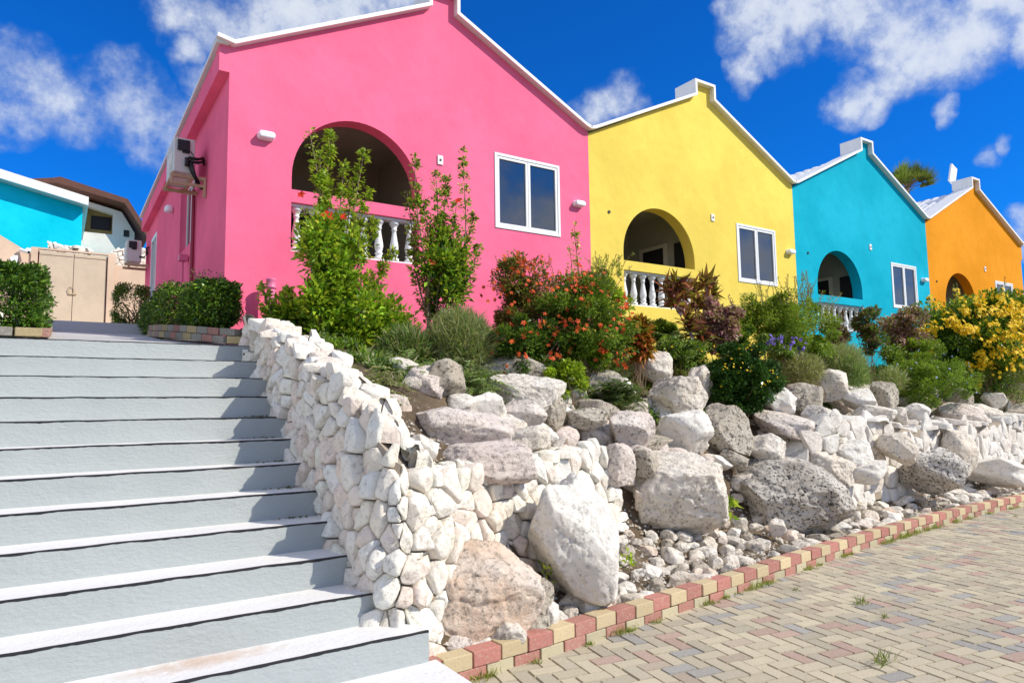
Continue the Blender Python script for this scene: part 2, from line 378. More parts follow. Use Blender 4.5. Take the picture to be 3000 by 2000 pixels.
# ---------------------------------------------------------------- ground, paving, kerb
KX = [1.7, 2.02, 2.66, 3.14, 4.16, 5.52, 7.08, 8.72, 10.58, 14, 20, 34]
KY = [3.66, 3.67, 3.71, 3.78, 3.91, 4.10, 4.33, 4.52, 4.66, 4.72, 4.7, 4.6]
def yk(x): return float(np.interp(x, KX, KY))
TT = [0, .12, .6, 1.0, 1.3, 1.7, 2.2, 3.0, 4.0, 5.2]; TZ = [.03, .06, .14, .32, .95, 1.32, 1.72, 2.02, 2.28, 2.5]
def terr(x, y):
    s = 1-min(1, max(0, (x-1.8)/2.4)); s = .75*s*s*(3-2*s)
    t = y-yk(x)
    t = t+s*min(1, max(0, t/.3))
    z = float(np.interp(t, TT, TZ))
    return z+.05*noise.noise(Vector((x*1.3, y*1.3, 0)))*min(1, max(0, t*2))
mb = MB(); mb.add([(-900,-900,-.06),(1200,-900,-.06),(1200,1500,-.06),(-900,1500,-.06)], [(0,1,2,3)])
tag(mb.build('ground', M['ground']), kind='structure')
mb = MB()
xs = list(np.linspace(1.72, 6, 60))+list(np.linspace(6.1, 16, 90))+list(np.linspace(16.3, 34, 40)); ysn = 70
vs_ = []
for x in xs:
    for j in range(ysn):
        y = yk(x)+.1+(9.3-yk(x)-.1)*j/(ysn-1); vs_.append((x, y, terr(x, y)))
mb.add(vs_, [(i*ysn+j, (i+1)*ysn+j, (i+1)*ysn+j+1, i*ysn+j+1) for i in range(len(xs)-1) for j in range(ysn-1)])
tag(mb.build('bank', M['earth'], smooth=True), kind='structure')

mb = MB(); mb.box(-8, 34, -7, 5.0, -.05, -.026); tag(mb.build('paving_bed', M['joint']), kind='structure')
mb = MB(); a0 = R(-10); ca, sa = math.cos(a0), math.sin(a0); L, W_, g = .21, .105, .0046
def pcol():
    r = rng.random()
    if r < .085: c = (.47, .33, .27)
    elif r < .16: c = (.35, .34, .32)
    elif r < .22: c = (.46, .38, .29)
    elif r < .5: c = (.46, .41, .31)
    else: c = (.53, .47, .34)
    k = rng.uniform(.86, 1.1); k *= .95; return tuple(v*k for v in c)
def paver(u, v, lu, lv):
    u = -u-lu
    cx, cy = u+lu/2, v+lv/2; X = cx*ca-cy*sa; Y = cx*sa+cy*ca
    if not (-2.5 < X < 27 and -2.6 < Y): return
    if Y > (yk(X)+.07 if X > 1.7 else 3.0): return
    if X < 1.86 and Y > 2.8 and X > -3.3 and Y > 3.0: return
    z = rng.uniform(-.003, .003); b = .003
    q = []
    for (du, dv, h) in [(g, g, -.024), (lu-g, g, -.024), (lu-g, lv-g, -.024), (g, lv-g, -.024), (g+b, g+b, 0), (lu-g-b, g+b, 0), (lu-g-b, lv-g-b, 0), (g+b, lv-g-b, 0)]:
        a_, b_ = u+du, v+dv; q.append((a_*ca-b_*sa, a_*sa+b_*ca, h+z))
    c = pcol(); mb.add(q, [(4,5,6,7),(0,1,5,4),(1,2,6,5),(2,3,7,6),(3,0,4,7)], 0, c)
# 90-degree herringbone: unit steps of the half-length w
w0 = W_
for i in range(-300, 60):
    for j in range(-80, 80):
        k = (i-j) % 4
        if k == 0: paver(i*w0, j*w0, 2*w0, w0)
        elif k == 3: paver(i*w0, j*w0, w0, 2*w0)
tag(mb.build('paving', M['paver']), kind='structure')

# kerb: two courses of alternating red and yellow blocks, mortared together = one thing
mb = MB()
def kpt(s):     # walk the kerb line
    return Vector((float(np.interp(s, KS, KX)), float(np.interp(s, KS, KY)), 0))
KS = [0]
for i in range(1, len(KX)): KS.append(KS[-1]+math.hypot(KX[i]-KX[i-1], KY[i]-KY[i-1]))
for course, (z0, z1, off, dep) in enumerate([(-.01, .062, .1, .115), (.066, .155, 0, .12)]):
    s = off; k = 0
    while s < KS[-1]-.25:
        a, b = kpt(s+.004), kpt(s+.2); d = (b-a).normalized(); nrm = Vector((-d.y, d.x, 0))
        c = (.47, .185, .15) if k % 2 == 0 else (.60, .475, .28)
        if course == 0: c = (.44, .19, .15) if k % 2 else (.52, .46, .30)
        kk = rng.uniform(.84, 1.1); c = tuple(v*kk for v in c); jz = rng.uniform(-.004, .004); j = rng.uniform(-.005, .005)
        cen = (a+b)/2+nrm*(dep/2+j+(0 if course else .004)); cen.z = (z0+z1)/2+jz
        mb.obox(cen, d*((b-a).length/2), nrm*dep/2, Vector((0, 0, (z1-z0)/2)), 0, c)
        s += .206; k += 1
kb = mb.build('brick_kerb', M['paver'], bevel=.006)
tag(kb, 'curving low kerb of alternating red and yellow bricks edging the paving', 'kerb')

# ---------------------------------------------------------------- staircase
stair = empty('staircase', (-.8, 3.3, 0), 'wide pale blue-grey painted concrete steps with black painted nosings', 'staircase')
XL, ST0, TR, RI = -3.2, 7.06, .31, .17
XRs = [1.62, 1.6, 1.6, 1.6, 1.6, 1.6, 1.62, 1.62, 1.62, 1.62, 1.66, 1.81]
for k in range(13):
    Y = ST0-TR*k; z = 2.21-RI*k; xr = XRs[k] if k < 12 else 1.86
    y1 = Y+TR
    if k == 12: Y = 2.95; y1 = 3.65
    mb = MB(); n = 60; wv = [.004*noise.noise(Vector((i*.35, k*7.1, 0))) for i in range(n+1)]
    X = [XL+(xr-XL)*i/n for i in range(n+1)]
    fr = [(X[i], Y+wv[i], z+wv[i]*.6-.004) for i in range(n+1)]; bt = [(X[i], Y+wv[i]*.3, z-RI-.03) for i in range(n+1)]
    lip = [(X[i], Y+wv[i]+.006, z+wv[i]*.6) for i in range(n+1)]
    bk = [(X[i], y1+.012, z) for i in range(n+1)]; bb = [(x, y1+.012, z-RI-.03) for x in X]
    m1 = n+1; vs_ = fr+bt+lip+bk+bb
    fs_r = [(m1+i, m1+i+1, i+1, i) for i in range(n)]; fs_l = [(i, i+1, 2*m1+i+1, 2*m1+i) for i in range(n)]; fs_t = [(2*m1+i, 2*m1+i+1, 3*m1+i+1, 3*m1+i) for i in range(n)]
    ends = [(n, 2*m1+n, 3*m1+n, 4*m1+n, m1+n), (0, m1, 4*m1, 3*m1, 2*m1)]
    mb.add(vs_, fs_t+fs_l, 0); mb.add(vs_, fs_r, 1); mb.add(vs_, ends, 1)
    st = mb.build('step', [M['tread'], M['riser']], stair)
    if k < 12:
        mb = MB(); n = 220; X = [XL+(xr-XL)*i/n for i in range(n+1)]; vs_ = []
        for i, x in enumerate(X):
            wq = .004*noise.noise(Vector(((x-XL)/(xr-XL)*60*.35, k*7.1, 0)))
            hh = .009+.005*noise.noise(Vector((x*9, k*3.3, 1)))+.004*noise.noise(Vector((x*31, k*3.3, 2)))
            tt = .012+.006*noise.noise(Vector((x*8, k*5.3, 4)))
            if k < 3: hh *= .6; tt *= .5
            vs_ += [(x, Y+wq-.0015, z+wq-hh), (x, Y+wq-.0025, z+wq*.6+.0006), (x, Y+wq+tt, z+wq*.3+.0022+max(0, wq))]
        mb.add(vs_, [f for i in range(n) for f in ((3*i, 3*i+3, 3*i+4, 3*i+1), (3*i+1, 3*i+4, 3*i+5, 3*i+2))])
        mb.build('nosing_stripe', M['black'], st)
# sloping path from the steps up to the gate
mb = MB()
def yard(y): return 2.21+.122*(y-7.06) if y < 10 else 2.71+.10*(y-10)
mb.add([(-3.2,7.37,2.21+.02),(1.9,7.37,2.21+.02),(1.9,11.6,2.73),(-3.2,11.6,2.73)], [(0,1,2,3)])
mb.add([(-3.2,7.36,2.205),(1.9,7.36,2.205),(1.9,7.37,2.231),(-3.2,7.37,2.231)], [(0,1,2,3)])
mb.add([(-3.2,11.6,2.70),(1.9,11.6,2.70),(1.9,11.61,2.885),(-3.2,11.61,2.885)], [(0,1,2,3)])
mb.add([(-3.2,11.61,2.885),(1.9,11.61,2.885),(1.9,22.9,4.03),(-3.2,22.9,4.03)], [(0,1,2,3)])
tag(mb.build('path', M['path']), kind='structure')
mb = MB()
mb.add([(-60,2.9,0),(-3.2,2.9,0),(-3.2,7.2,2.25),(-60,7.2,2.25)], [(0,1,2,3)]); mb.add([(-60,7.2,2.25),(-3.2,7.2,2.25),(-3.2,22.9,4.03),(-60,22.9,4.03)], [(0,1,2,3)])
mb.add([(-60,22.9,4.03),(60,22.9,3.7),(60,60,3.7),(-60,60,4.03)], [(0,1,2,3)])
tag(mb.build('yard_ground', M['ground']), kind='structure')

# ---------------------------------------------------------------- voronoi stone facing
def clip(poly, nx, ny, c):            # keep nx*x+ny*y<=c
    out = []
    for i in range(len(poly)):
        a, b = poly[i], poly[(i+1) % len(poly)]; da = nx*a[0]+ny*a[1]-c; db = nx*b[0]+ny*b[1]-c
        if da <= 0: out.append(a)
        if da*db < 0: t = da/(da-db); out.append((a[0]+(b[0]-a[0])*t, a[1]+(b[1]-a[1])*t))
    return out
def stones(mb, fmap, U, V, size, keep, seed, h=.035, shrink=.0035, jit=.42, aspect=1.0, pal=None, deep=.6):
    r = random.Random(seed); pts = []
    nu = int((U[1]-U[0])/size)+2; nv = int((V[1]-V[0])/(size*aspect))+2
    for i in range(-1, nu+1):
        for j in range(-1, nv+1):
            if r.random() < .16: continue
            if r.random() < .22: pts.append((U[0]+(i+r.random())*size, V[0]+(j+r.random())*size*aspect))
            pts.append((U[0]+(i+.5+(j % 2)*.5+r.uniform(-jit, jit))*size, V[0]+(j+.5+r.uniform(-jit, jit))*size*aspect))
    P = np.array(pts)
    pal = pal or [(.97,.92,.82), (.95,.89,.78), (.96,.91,.81), (.92,.84,.70), (.86,.82,.74), (.93,.82,.71), (.95,.90,.80), (.90,.75,.64)]
    for (a, b) in pts:
        if not keep(a, b): continue
        poly = [(a-size*1.3, b-size*1.3), (a+size*1.3, b-size*1.3), (a+size*1.3, b+size*1.3), (a-size*1.3, b+size*1.3)]
        d2 = (P[:,0]-a)**2+(P[:,1]-b)**2
        for k in np.argsort(d2)[1:22]:
            x, y = P[k]; nx, ny = x-a, y-b; L = math.hypot(nx, ny)
            if L < 1e-5: continue
            poly = clip(poly, nx/L, ny/L, (nx*(a+x)/2+ny*(b+y)/2)/L-shrink*r.uniform(.4, 1.6))
            if len(poly) < 3: break
        if len(poly) < 3: continue
        # round the corners, then resample
        for _ in range(1):
            q = []
            for i in range(len(poly)):
                p0, p1 = poly[i], poly[(i+1) % len(poly)]
                q += [(p0[0]*.88+p1[0]*.12, p0[1]*.88+p1[1]*.12), (p0[0]*.12+p1[0]*.88, p0[1]*.12+p1[1]*.88)]
            poly = q
        cx = sum(p[0] for p in poly)/len(poly); cy = sum(p[1] for p in poly)/len(poly)
        q = []
        for i in range(len(poly)):
            p0, p1 = poly[i], poly[(i+1) % len(poly)]; L = math.hypot(p1[0]-p0[0], p1[1]-p0[1]); k = max(1, int(L/.03))
            q += [(p0[0]+(p1[0]-p0[0])*t/k, p0[1]+(p1[1]-p0[1])*t/k) for t in range(k)]
        poly = q; n = len(poly)
        hh = h*r.uniform(.6, 1.7); tx, ty = r.uniform(-1, 1)*h/size, r.uniform(-1, 1)*h/size; sd = Vector((r.uniform(0, 99), r.uniform(0, 99), 0))
        sk = 1.35*h/size; pln = [(r.uniform(.8, 1.2), r.uniform(-sk, sk), r.uniform(-sk, sk)) for _ in range(4)]
        rings = [(1.0, -deep), (.985, .35), (.945, .75), (.86, .95), (.68, 1.0), (.45, 1.0), (.22, 1.0)]
        vs_ = []
        for sc, hz in rings:
            for (x, y) in poly:
                u, v = cx+(x-cx)*sc, cy+(y-cy)*sc; base, nn = fmap(u, v)
                nz_ = noise.noise(Vector((u*11, v*11, 0))+sd)*.8+noise.noise(Vector((u*34, v*34, 0))+sd)*.5
                hgt = hh*hz+((u-cx)*tx+(v-cy)*ty)*max(0, hz)+nz_*.022*max(0, hz)
                # facet: clamp above a tilted plane
                hgt = min([hgt]+[hh*k0+(u-cx)*k1+(v-cy)*k2+nz_*.008 for k0, k1, k2 in pln]) if hz > 0 else hgt
                if hz > 0: hgt = max(hgt, .004)
                vs_.append(base+nn*hgt)
        base, nn = fmap(cx, cy); vs_.append(base+nn*(hh*1.02))
        fs_ = []
        for ri in range(len(rings)-1):
            for i in range(n): fs_.append((ri*n+i, ri*n+(i+1) % n, (ri+1)*n+(i+1) % n, (ri+1)*n+i))
        l = (len(rings)-1)*n; fs_ += [(l+i, l+(i+1) % n, len(vs_)-1) for i in range(n)]
        c = r.choice(pal); k = r.uniform(.86, 1.08); mb.add(vs_, fs_, 0, tuple(min(.9, v*k) for v in c))
def polyline(path):
    S = [0]
    for i in range(1, len(path)): S.append(S[-1]+math.hypot(path[i][0]-path[i-1][0], path[i][1]-path[i-1][1]))
    X = [p[0] for p in path]; Y = [p[1] for p in path]
    def pt(u): return float(np.interp(u, S, X)), float(np.interp(u, S, Y))
    def frame(u):
        x, y = pt(u); x0, y0 = pt(u-.06); x1, y1 = pt(u+.06); L = math.hypot(x1-x0, y1-y0) or 1
        return x, y, (x1-x0)/L, (y1-y0)/L
    return S, frame
def stone_wall(name, path, top, bot, size, thick, seed, h=.035, capsize=None, label='', pal=None, batter=0.0, corner=None):
    S, frame = polyline(path); U = (0, S[-1]); V = (min(bot(u) for u in np.linspace(0, S[-1], 40)), max(top(u) for u in np.linspace(0, S[-1], 40)))
    def f(u, v):
        uu = min(max(u, .0), S[-1]-.0); x, y, dx, dy = frame(uu); e = u-uu
        bt_ = batter*(v-bot(uu)); return Vector((x+dx*e-dy*bt_, y+dy*e+dx*bt_, v)), Vector((dy, -dx, batter)).normalized()
    mb = MB(); stones(mb, f, U, V, size, lambda u, v: -size*.3 < u < U[1]+size*.3 and bot(u)-size*.5 < v < top(u)-size*.18, seed, h, pal=pal)
    def g_(u, v):
        x, y, dx, dy = frame(min(max(u, 0), S[-1])); v = v+batter*(top(u)-bot(u)); return Vector((x-dy*v, y+dx*v, top(u)-.03+.012*noise.noise(Vector((u*5, v*5, 3))))), Vector((0, 0, 1))
    cs = capsize or size*1.15
    ch = h*.55 if corner else h*.9
    stones(mb, g_, U, (-.015, thick), cs, lambda u, v: 0 <= u < U[1] and -.02 < v < thick and not (corner and SA[3]-.12 < u < SA[7]+.08), seed+1, ch, pal=pal, deep=1.2)
    if corner:
        (px0, px1, py0, py1, pz) = corner
        def cz(u, v):
            w_ = min(1, max(0, (u-1.78)/.45)); w_ = w_*w_*(3-2*w_); return (float(np.interp(v, WY, WZ))-.02)*(1-w_)+1.165*w_+.012*noise.noise(Vector((u*5, v*5, 9)))
        stones(mb, lambda u, v: (Vector((u, v, cz(u, v))), Vector((0, 0, 1))), (px0, px1), (py0, py1), .135, lambda u, v: px0+.13 < u < px1 and float(np.interp(u, [1.6, 1.84, 2.3, 2.75], [3.95, 3.80, 4.10, 4.32]))+.19 < v < py1, seed+9, ch, pal=pal, deep=1.6)
    # back face
    def bk(u, v):
        x, y, dx, dy = frame(min(max(u, 0), S[-1])); tk = thick+batter*(top(u)-bot(u)); return Vector((x-dy*tk, y+dx*tk, v)), Vector((-dy, dx, 0))
    stones(mb, bk, U, (V[0], V[1]), size, lambda u, v: 0 < u < U[1] and top(u)-.35 < v < top(u)-size*.2, seed+2, h, pal=pal)
    # end face at the start of the wall
    x, y, dx, dy = frame(0)
    def en(u, v): return Vector((x-dy*u, y+dx*u, v)), Vector((-dx, -dy, 0))
    stones(mb, en, (0, thick), V, size, lambda u, v: 0 < u < thick and bot(0) < v < top(0)-size*.2, seed+3, h, pal=pal)
    root = empty(name, (path[0][0], path[0][1], bot(0))); tag(root, label, 'stone wall')
    core = MB(); n = 90; vs_ = []
    for i in range(n+1):
        u = S[-1]*i/n; x, y, dx, dy = frame(u); bt_ = batter*(top(u)-bot(u)); q = thick-.004+bt_
        vs_ += [(x, y, bot(u)-.1), (x-dy*bt_, y+dx*bt_, top(u)-.06), (x-dy*q, y+dx*q, top(u)-(.06 if not corner or not SA[3]-.3 < u < SA[7]+.2 else .24)), (x-dy*q, y+dx*q, bot(u)-.1)]
    fs_ = [f_ for i in range(n) for f_ in ((4*i, 4*i+4, 4*i+5, 4*i+1), (4*i+1, 4*i+5, 4*i+6, 4*i+2), (4*i+2, 4*i+6, 4*i+7, 4*i+3))]+[(0,1,2,3), (4*n, 4*n+3, 4*n+2, 4*n+1)]
    core.add(vs_, fs_); core.build('mortar_core', M['mortar'], root)
    mb.build('stone_facing', M['wallstone'], root, smooth=True); return root
WY = [3.6, 3.7, 3.89, 4.22, 4.59, 5.0, 5.26, 6.07, 6.92, 7.6]; WZ = [1.18, 1.23, 1.32, 1.48, 1.67, 1.87, 1.97, 2.22, 2.47, 2.52]
path = [(1.56, 7.28), (1.56, 6), (1.555, 5), (1.56, 4.15), (1.60, 3.92), (1.70, 3.80), (1.84, 3.80), (2.3, 4.10), (2.75, 4.32), (3.2, 4.50), (3.9, 4.78), (4.5, 5.05)]
SA, frA = polyline(path); uc = SA[5]
def topA(u):
    x, y, _, _ = frA(min(max(u, 0), SA[-1]))
    z = float(np.interp(y, WY, WZ)) if u < uc else float(np.interp(x, [1.7, 2.4, 3.2, 3.9, 4.5], [1.23, 1.16, 1.18, 1.23, 1.20]))
    return z+.018*noise.noise(Vector((u*4.1, 2, 0)))
def botA(u):
    x, y, _, _ = frA(min(max(u, 0), SA[-1]))
    if u < uc: return max(.1, 2.21-.17*(7.06-y)/.31-.30)
    return float(np.interp(x, [1.7, 2.2, 3.2, 4.5], [-.05, 0, .2, .5]))
stone_wall('retaining_wall', path, topA, botA, .155, .24, 3, .060, .17, 'white rubble-stone wall with a sloping top beside the grey steps', batter=.13, corner=(1.60, 2.62, 3.86, 4.60, 1.26))
pathB = [(7.55, 5.3), (8.4, 5.22), (9.4, 5.38), (10.6, 5.45), (12.5, 5.55), (15, 5.8), (19, 6.1), (26, 6.2)]
SB, frB = polyline(pathB)
def topB(u): return float(np.interp(u, [0, .4, .9, 2.0, 3.2, 4.2, 6, 9, 18], [.8, 1.15, 1.42, 1.38, 1.2, 1.28, 1.22, 1.35, 1.3]))+.04*noise.noise(Vector((u*2.1, 5, 0)))
stone_wall('retaining_wall', pathB, topB, lambda u: .35, .27, .4, 23, .045, .34, 'low mortared wall of grey-white stones behind the boulders at right', [(.78,.76,.72), (.72,.70,.66), (.82,.79,.73), (.70,.64,.58)])
BGK = 1.185
pathC = [(-.78, 19.5), (0, 19.5), (1, 19.5), (1.95, 19.5)]
def topC(u): return float(np.interp(u, [0, .1, .5, .55, 1.3, 1.4, 1.75, 1.8, 2.2, 2.73], [5.3, 5.42, 5.42, 5.6, 5.6, 5.38, 5.36, 5.55, 5.72, 5.72]))
stone_wall('garden_wall', pathC, topC, lambda u: 4.9, .13, .4, 43, .03, .16, 'white stone wall rising behind the beige double gate')
BGK = 1.0
# ---------------------------------------------------------------- the row of houses
HW = .636*FW; HX0 = .202*FW            # width of one house, x of the first (virtual) boundary
ZV, ZCB, ZCT = EYE+.525*FW, EYE+.667*FW, EYE+.697*FW
def arc(x0, x1, zs, zspring, n=28):
    r = (x1-x0)/2; xc = (x0+x1)/2
    return [(x0, zs), (x1, zs)]+[(xc+r*math.cos(math.pi*k/n), zspring+r*math.sin(math.pi*k/n)) for k in range(n+1)]
houses = [
 dict(c='pink', x0=1.69/9, x1=.8381, arch=(.2765,.4808,.3203,.4430), band=.3015, bal=.2290, win=(.6247,.7668,.3088,.4440), box=(.5189,.4087), lamps=[(.2385,.391),(.8085,.3775)], ch=(.5005,.547),
   label='pink gabled house with an arched balcony, largest and nearest of the row'),
 dict(c='yellow', x0=.8381, x1=1.4745, arch=(.9206,1.1221,.2835,.4003), band=.2650, bal=.1950, win=(1.2605,1.3990,.2700,.4035), box=(1.1835,.4043), lamps=[(1.449,.3576)], hole=(.8861,.3743), ch=(1.1385,1.1912),
   label='yellow gabled house with an arched balcony between the pink and turquoise ones'),
 dict(c='teal', x0=1.4745, x1=2.1042, arch=(1.5568,1.7528,.2655,.3838), band=.2470, bal=.1800, win=(1.8995,2.0325,.2545,.3808), box=(1.8029,.4108), lamps=[(2.069,.3452)], hole=(1.5246,.3643), ch=(1.7745,1.8224),
   label='turquoise gabled house with an arched balcony between the yellow and orange ones'),
 dict(c='orange', x0=2.1042, x1=2.735, arch=(2.1929,2.3850,.2555,.3862), band=.2370, bal=.1700, win=(2.5243,2.6530,.2550,.3850), box=(2.4608,.4161), lamps=[], hole=(2.1468,.3489), ch=(2.396,2.438),
   label='orange gabled house at the far right end of the row'),
]
def S9(v): return v*FW
def Z9(v): return EYE+v*FW
FY0, FY1 = FW, FW+.24
BAL_PROF = [(.075,0),(.075,.05),(.05,.055),(.048,.08),(.062,.10),(.062,.115),(.045,.125),(.058,.17),(.068,.22),(.064,.27),(.048,.36),(.036,.44),(.034,.49),(.045,.50),(.045,.515),(.036,.525),(.05,.56),(.066,.585),(.075,.59),(.075,.64)]
def roof_mesh(xa, xb, za, zb, name, parent, left):
    # ribbed tile surface from the eave line (xa,za) to the ridge (xb,zb)
    mb = MB(); ny, nx = 260, 18; y0, y1 = 9.33, 18.4; vs_ = []
    dx, dz = xb-xa, zb-za; L = math.hypot(dx, dz); nxn, nzn = -dz/L*(1 if dx > 0 else -1), abs(dx)/L
    for j in range(ny+1):
        y = y0+(y1-y0)*j/ny; rib = .035*abs(math.sin(math.pi*y/.24))
        for i in range(nx+1):
            t = i/nx; row = (i % 2)*.028; h = rib+row
            vs_.append((xa+dx*t+nxn*h, y, za+dz*t+nzn*h))
    mb.add(vs_, [(j*(nx+1)+i, j*(nx+1)+i+1, (j+1)*(nx+1)+i+1, (j+1)*(nx+1)+i) for j in range(ny) for i in range(nx)])
    return mb.build(name, M['tile'], parent, smooth=False)
for hi, h in enumerate(houses):
    x0, x1 = S9(h['x0']), S9(h['x1']); wall = M[h['c']]
    root = empty('row_house', (x0, FW, 1.8), h['label'], 'house', 'gabled houses in a row')
    cl, cr = S9(h['ch'][0]), S9(h['ch'][1]); zb = .9
    first, last = hi == 0, hi == 3
    xl = x0-.125 if first else x0; xr = x1+.10 if last else x1
    # wall outline with overhanging eave returns at the free ends
    top = [(xr, ZV), (cr, ZCB), (cr, ZCT), (cl, ZCT), (cl, ZCB), (xl, ZV-.03 if not first else Z9(.512))]
    out = [(x0, zb), (x1, zb)]
    if last: out += [(x1, Z9(.475)), (xr, Z9(.475))]
    out += top
    if first: out += [(xl, Z9(.4742)), (x0, Z9(.4742))]
    a = h['arch']; r = S9(a[1]-a[0])/2
    ah = arc(S9(a[0]), S9(a[1]), Z9(a[2]), Z9(a[3])-r)
    bh = [(S9(a[0]), Z9(h['bal'])), (S9(a[1]), Z9(h['bal'])), (S9(a[1]), Z9(h['band'])), (S9(a[0]), Z9(h['band']))]
    ww = h['win']; wh = [(S9(ww[0]), Z9(ww[2])), (S9(ww[1]), Z9(ww[2])), (S9(ww[1]), Z9(ww[3])), (S9(ww[0]), Z9(ww[3]))]
    mb = MB(); mb.prism(out, [ah, bh, wh], FY0, FY1); mb.build('front_wall', wall, root)
    # side walls and rear
    mb = MB()
    if first:
        X0, X1 = x0+.002, x0+.22; zt = Z9(.50); y0 = FY1
        def sw(ya, yb, za, zb_): mb.box(X0, X1, ya, yb, za, zb_)
        sw(y0, 11.49, zb, zt); sw(11.49, 12.95, zb, 4.24); sw(11.49, 12.95, 5.42, zt); sw(12.95, 16.3, zb, zt); sw(16.3, 17.25, 5.42, zt); sw(17.25, 18.3, zb, zt)
        mb.box(x0+.16, x0+.3, 11.40, 13.05, 4.15, 5.5)
    else: mb.box(x0+.003, x0+.10, FY1, 18.3, zb, Z9(.50))
    if last: mb.box(x1-.2, x1-.002, FY1, 18.3, zb, Z9(.50))
    mb.box(x0+.003, x1-.003, 18.3, 18.5, zb, Z9(.50)); mb.build('side_wall', wall, root)
    # roof
    roofp = MB(); zr = ZCB+.02; xc = (cl+cr)/2
    roofp.prism([(xl, ZV-.10), (xl, ZV-.02), (xc, zr-.04), (xr, ZV-.02), (xr, ZV-.10), (xc, zr-.14)], [], FY1+.01, 18.5)
    rf = roofp.build('roof', M['tile'], root)
    roof_mesh(xl+.05, xc, ZV, zr-.015, 'roof_tiles', rf, True); roof_mesh(xr-.05, xc, ZV, zr-.015, 'roof_tiles', rf, False)
    if first or last:
        mb = MB(); e = (xl, x0) if first else (x1, xr)
        mb.box(e[0], e[1], FY1+.002, 18.3, Z9(.4742), Z9(.4742)+.06); 
        xo = e[0] if first else e[1]-.05
        mb.box(xo+.002, xo+.05, FY1+.002, 18.3, Z9(.4742)+.06, Z9(.508)); mb.build('eave_box', wall, root)
        mb = MB()
        if first: mb.add([(xl-.045, 8.95, Z9(.512)), (xl+.1, 8.95, Z9(.512)), (xl+.1, 18.4, Z9(.512)), (xl-.045, 18.4, Z9(.512)), (xl-.045, 8.95, Z9(.512)+.05), (xl+.1, 8.95, Z9(.512)+.05), (xl+.1, 18.4, Z9(.512)+.05), (xl-.045, 18.4, Z9(.512)+.05)], [(0,3,2,1),(4,5,6,7),(0,1,5,4),(1,2,6,5),(2,3,7,6),(3,0,4,7)])
        else: mb.box(xr-.05, xr+.06, 8.95, 18.4, ZV-.01, ZV+.04)
        mb.build('eave_edge', M['trim'], root)
    # coping: follows the whole top line, overhanging the wall face
    th = .052
    if first: line = [(xl-.05, Z9(.512)+.045), (xl+.17, Z9(.5125)-.005), (cl-.0, ZCB), (cl, ZCT), (cr, ZCT), (cr, ZCB), (x1-.10, ZV+.045), (x1, ZV+.02)]
    elif last: line = [(x0, ZV+.02), (x0+.10, ZV+.045), (cl, ZCB), (cl, ZCT), (cr, ZCT), (cr, ZCB), (xr-.14, ZV+.03), (xr+.05, ZV+.045)]
    else: line = [(x0, ZV+.02), (x0+.10, ZV+.045), (cl, ZCB), (cl, ZCT), (cr, ZCT), (cr, ZCB), (x1-.10, ZV+.045), (x1, ZV+.02)]
    mb = MB()
    ln = [Vector((x, 0, z)) for x, z in line]; offs = []
    for i, p in enumerate(ln):
        ds = []
        if i > 0: ds.append((p-ln[i-1]).normalized())
        if i < len(ln)-1: ds.append((ln[i+1]-p).normalized())
        ns = [Vector((-d.z, 0, d.x)) for d in ds]
        nn = sum(ns, Vector()) ; nn.normalize(); k = th/max(.35, nn.dot(ns[0])); offs.append(p+nn*k)
    yf = 8.885
    vs_ = []; fs_ = []
    for i in range(len(ln)-1):
        yb = 9.42 if i in (2, 3, 4) else 9.36
        p, q, P_, Q_ = ln[i], ln[i+1], offs[i], offs[i+1]
        b = len(vs_)
        for y in (yf, yb): vs_ += [(p.x, y, p.z), (q.x, y, q.z), (Q_.x, y, Q_.z), (P_.x, y, P_.z)]
        fs_ += [tuple(b+t for t in f) for f in [(0,1,2,3), (7,6,5,4), (3,2,6,7), (0,4,5,1)]]
        if i == 0: fs_.append((b, b+3, b+7, b+4))
        if i == len(ln)-2: fs_.append((b+1, b+5, b+6, b+2))
    mb.add(vs_, fs_); mb.build('coping', M['trim'], root)
    mb = MB(); mb.box(cl+.012, cr-.012, FY1+.002, 9.41, ZCB-.25, ZCT-.01); mb.build('gable_crown', M['trim'], root)
    # loggia behind the arch
    lx0, lx1, ly0, ly1 = S9(a[0])-.35, S9(a[1])+.12, FY1+.004, 10.95 if not first else 11.4
    if first: lx1 = S9(a[1])+.35
    lz0, lz1 = Z9(h['bal'])-.04, Z9(a[3])+.22
    mb = MB(); t = .06
    mb.box(lx0-t, lx0, ly0, ly1, lz0, lz1); mb.box(lx1, lx1+t, ly0, ly1, lz0, lz1); mb.box(lx0-t, lx1+t, ly1, ly1+t, lz0, lz1)
    mb.box(lx0-t, lx1+t, ly0, ly1+t, lz1, lz1+t); mb.box(lx0-t, lx1+t, ly0, ly1+t, lz0-t, lz0)
    mb.build('loggia', M['loggia'], root)
    if first:
        mb = MB(); mb.box(2.75, 4.42, ly1-.035, ly1-.002, lz0+.02, Z9(.362)); d = mb.build('balcony_door', M['opening_dark'], root)
        mb = MB(); mb.box(2.69, 2.75, ly1-.05, ly1-.002, lz0+.02, Z9(.362)); mb.box(4.42, 4.48, ly1-.05, ly1-.002, lz0+.02, Z9(.362)); mb.box(2.69, 4.48, ly1-.05, ly1-.002, Z9(.362), Z9(.362)+.06); mb.build('frame', M['doorframe'], d)
    else:
        zt = Z9(a[2])+.62
        mb = MB(); mb.box(lx1-.03, lx1-.002, 9.88, 10.48, lz0+.02, zt); d = mb.build('balcony_door', M['opening_dark'], root)
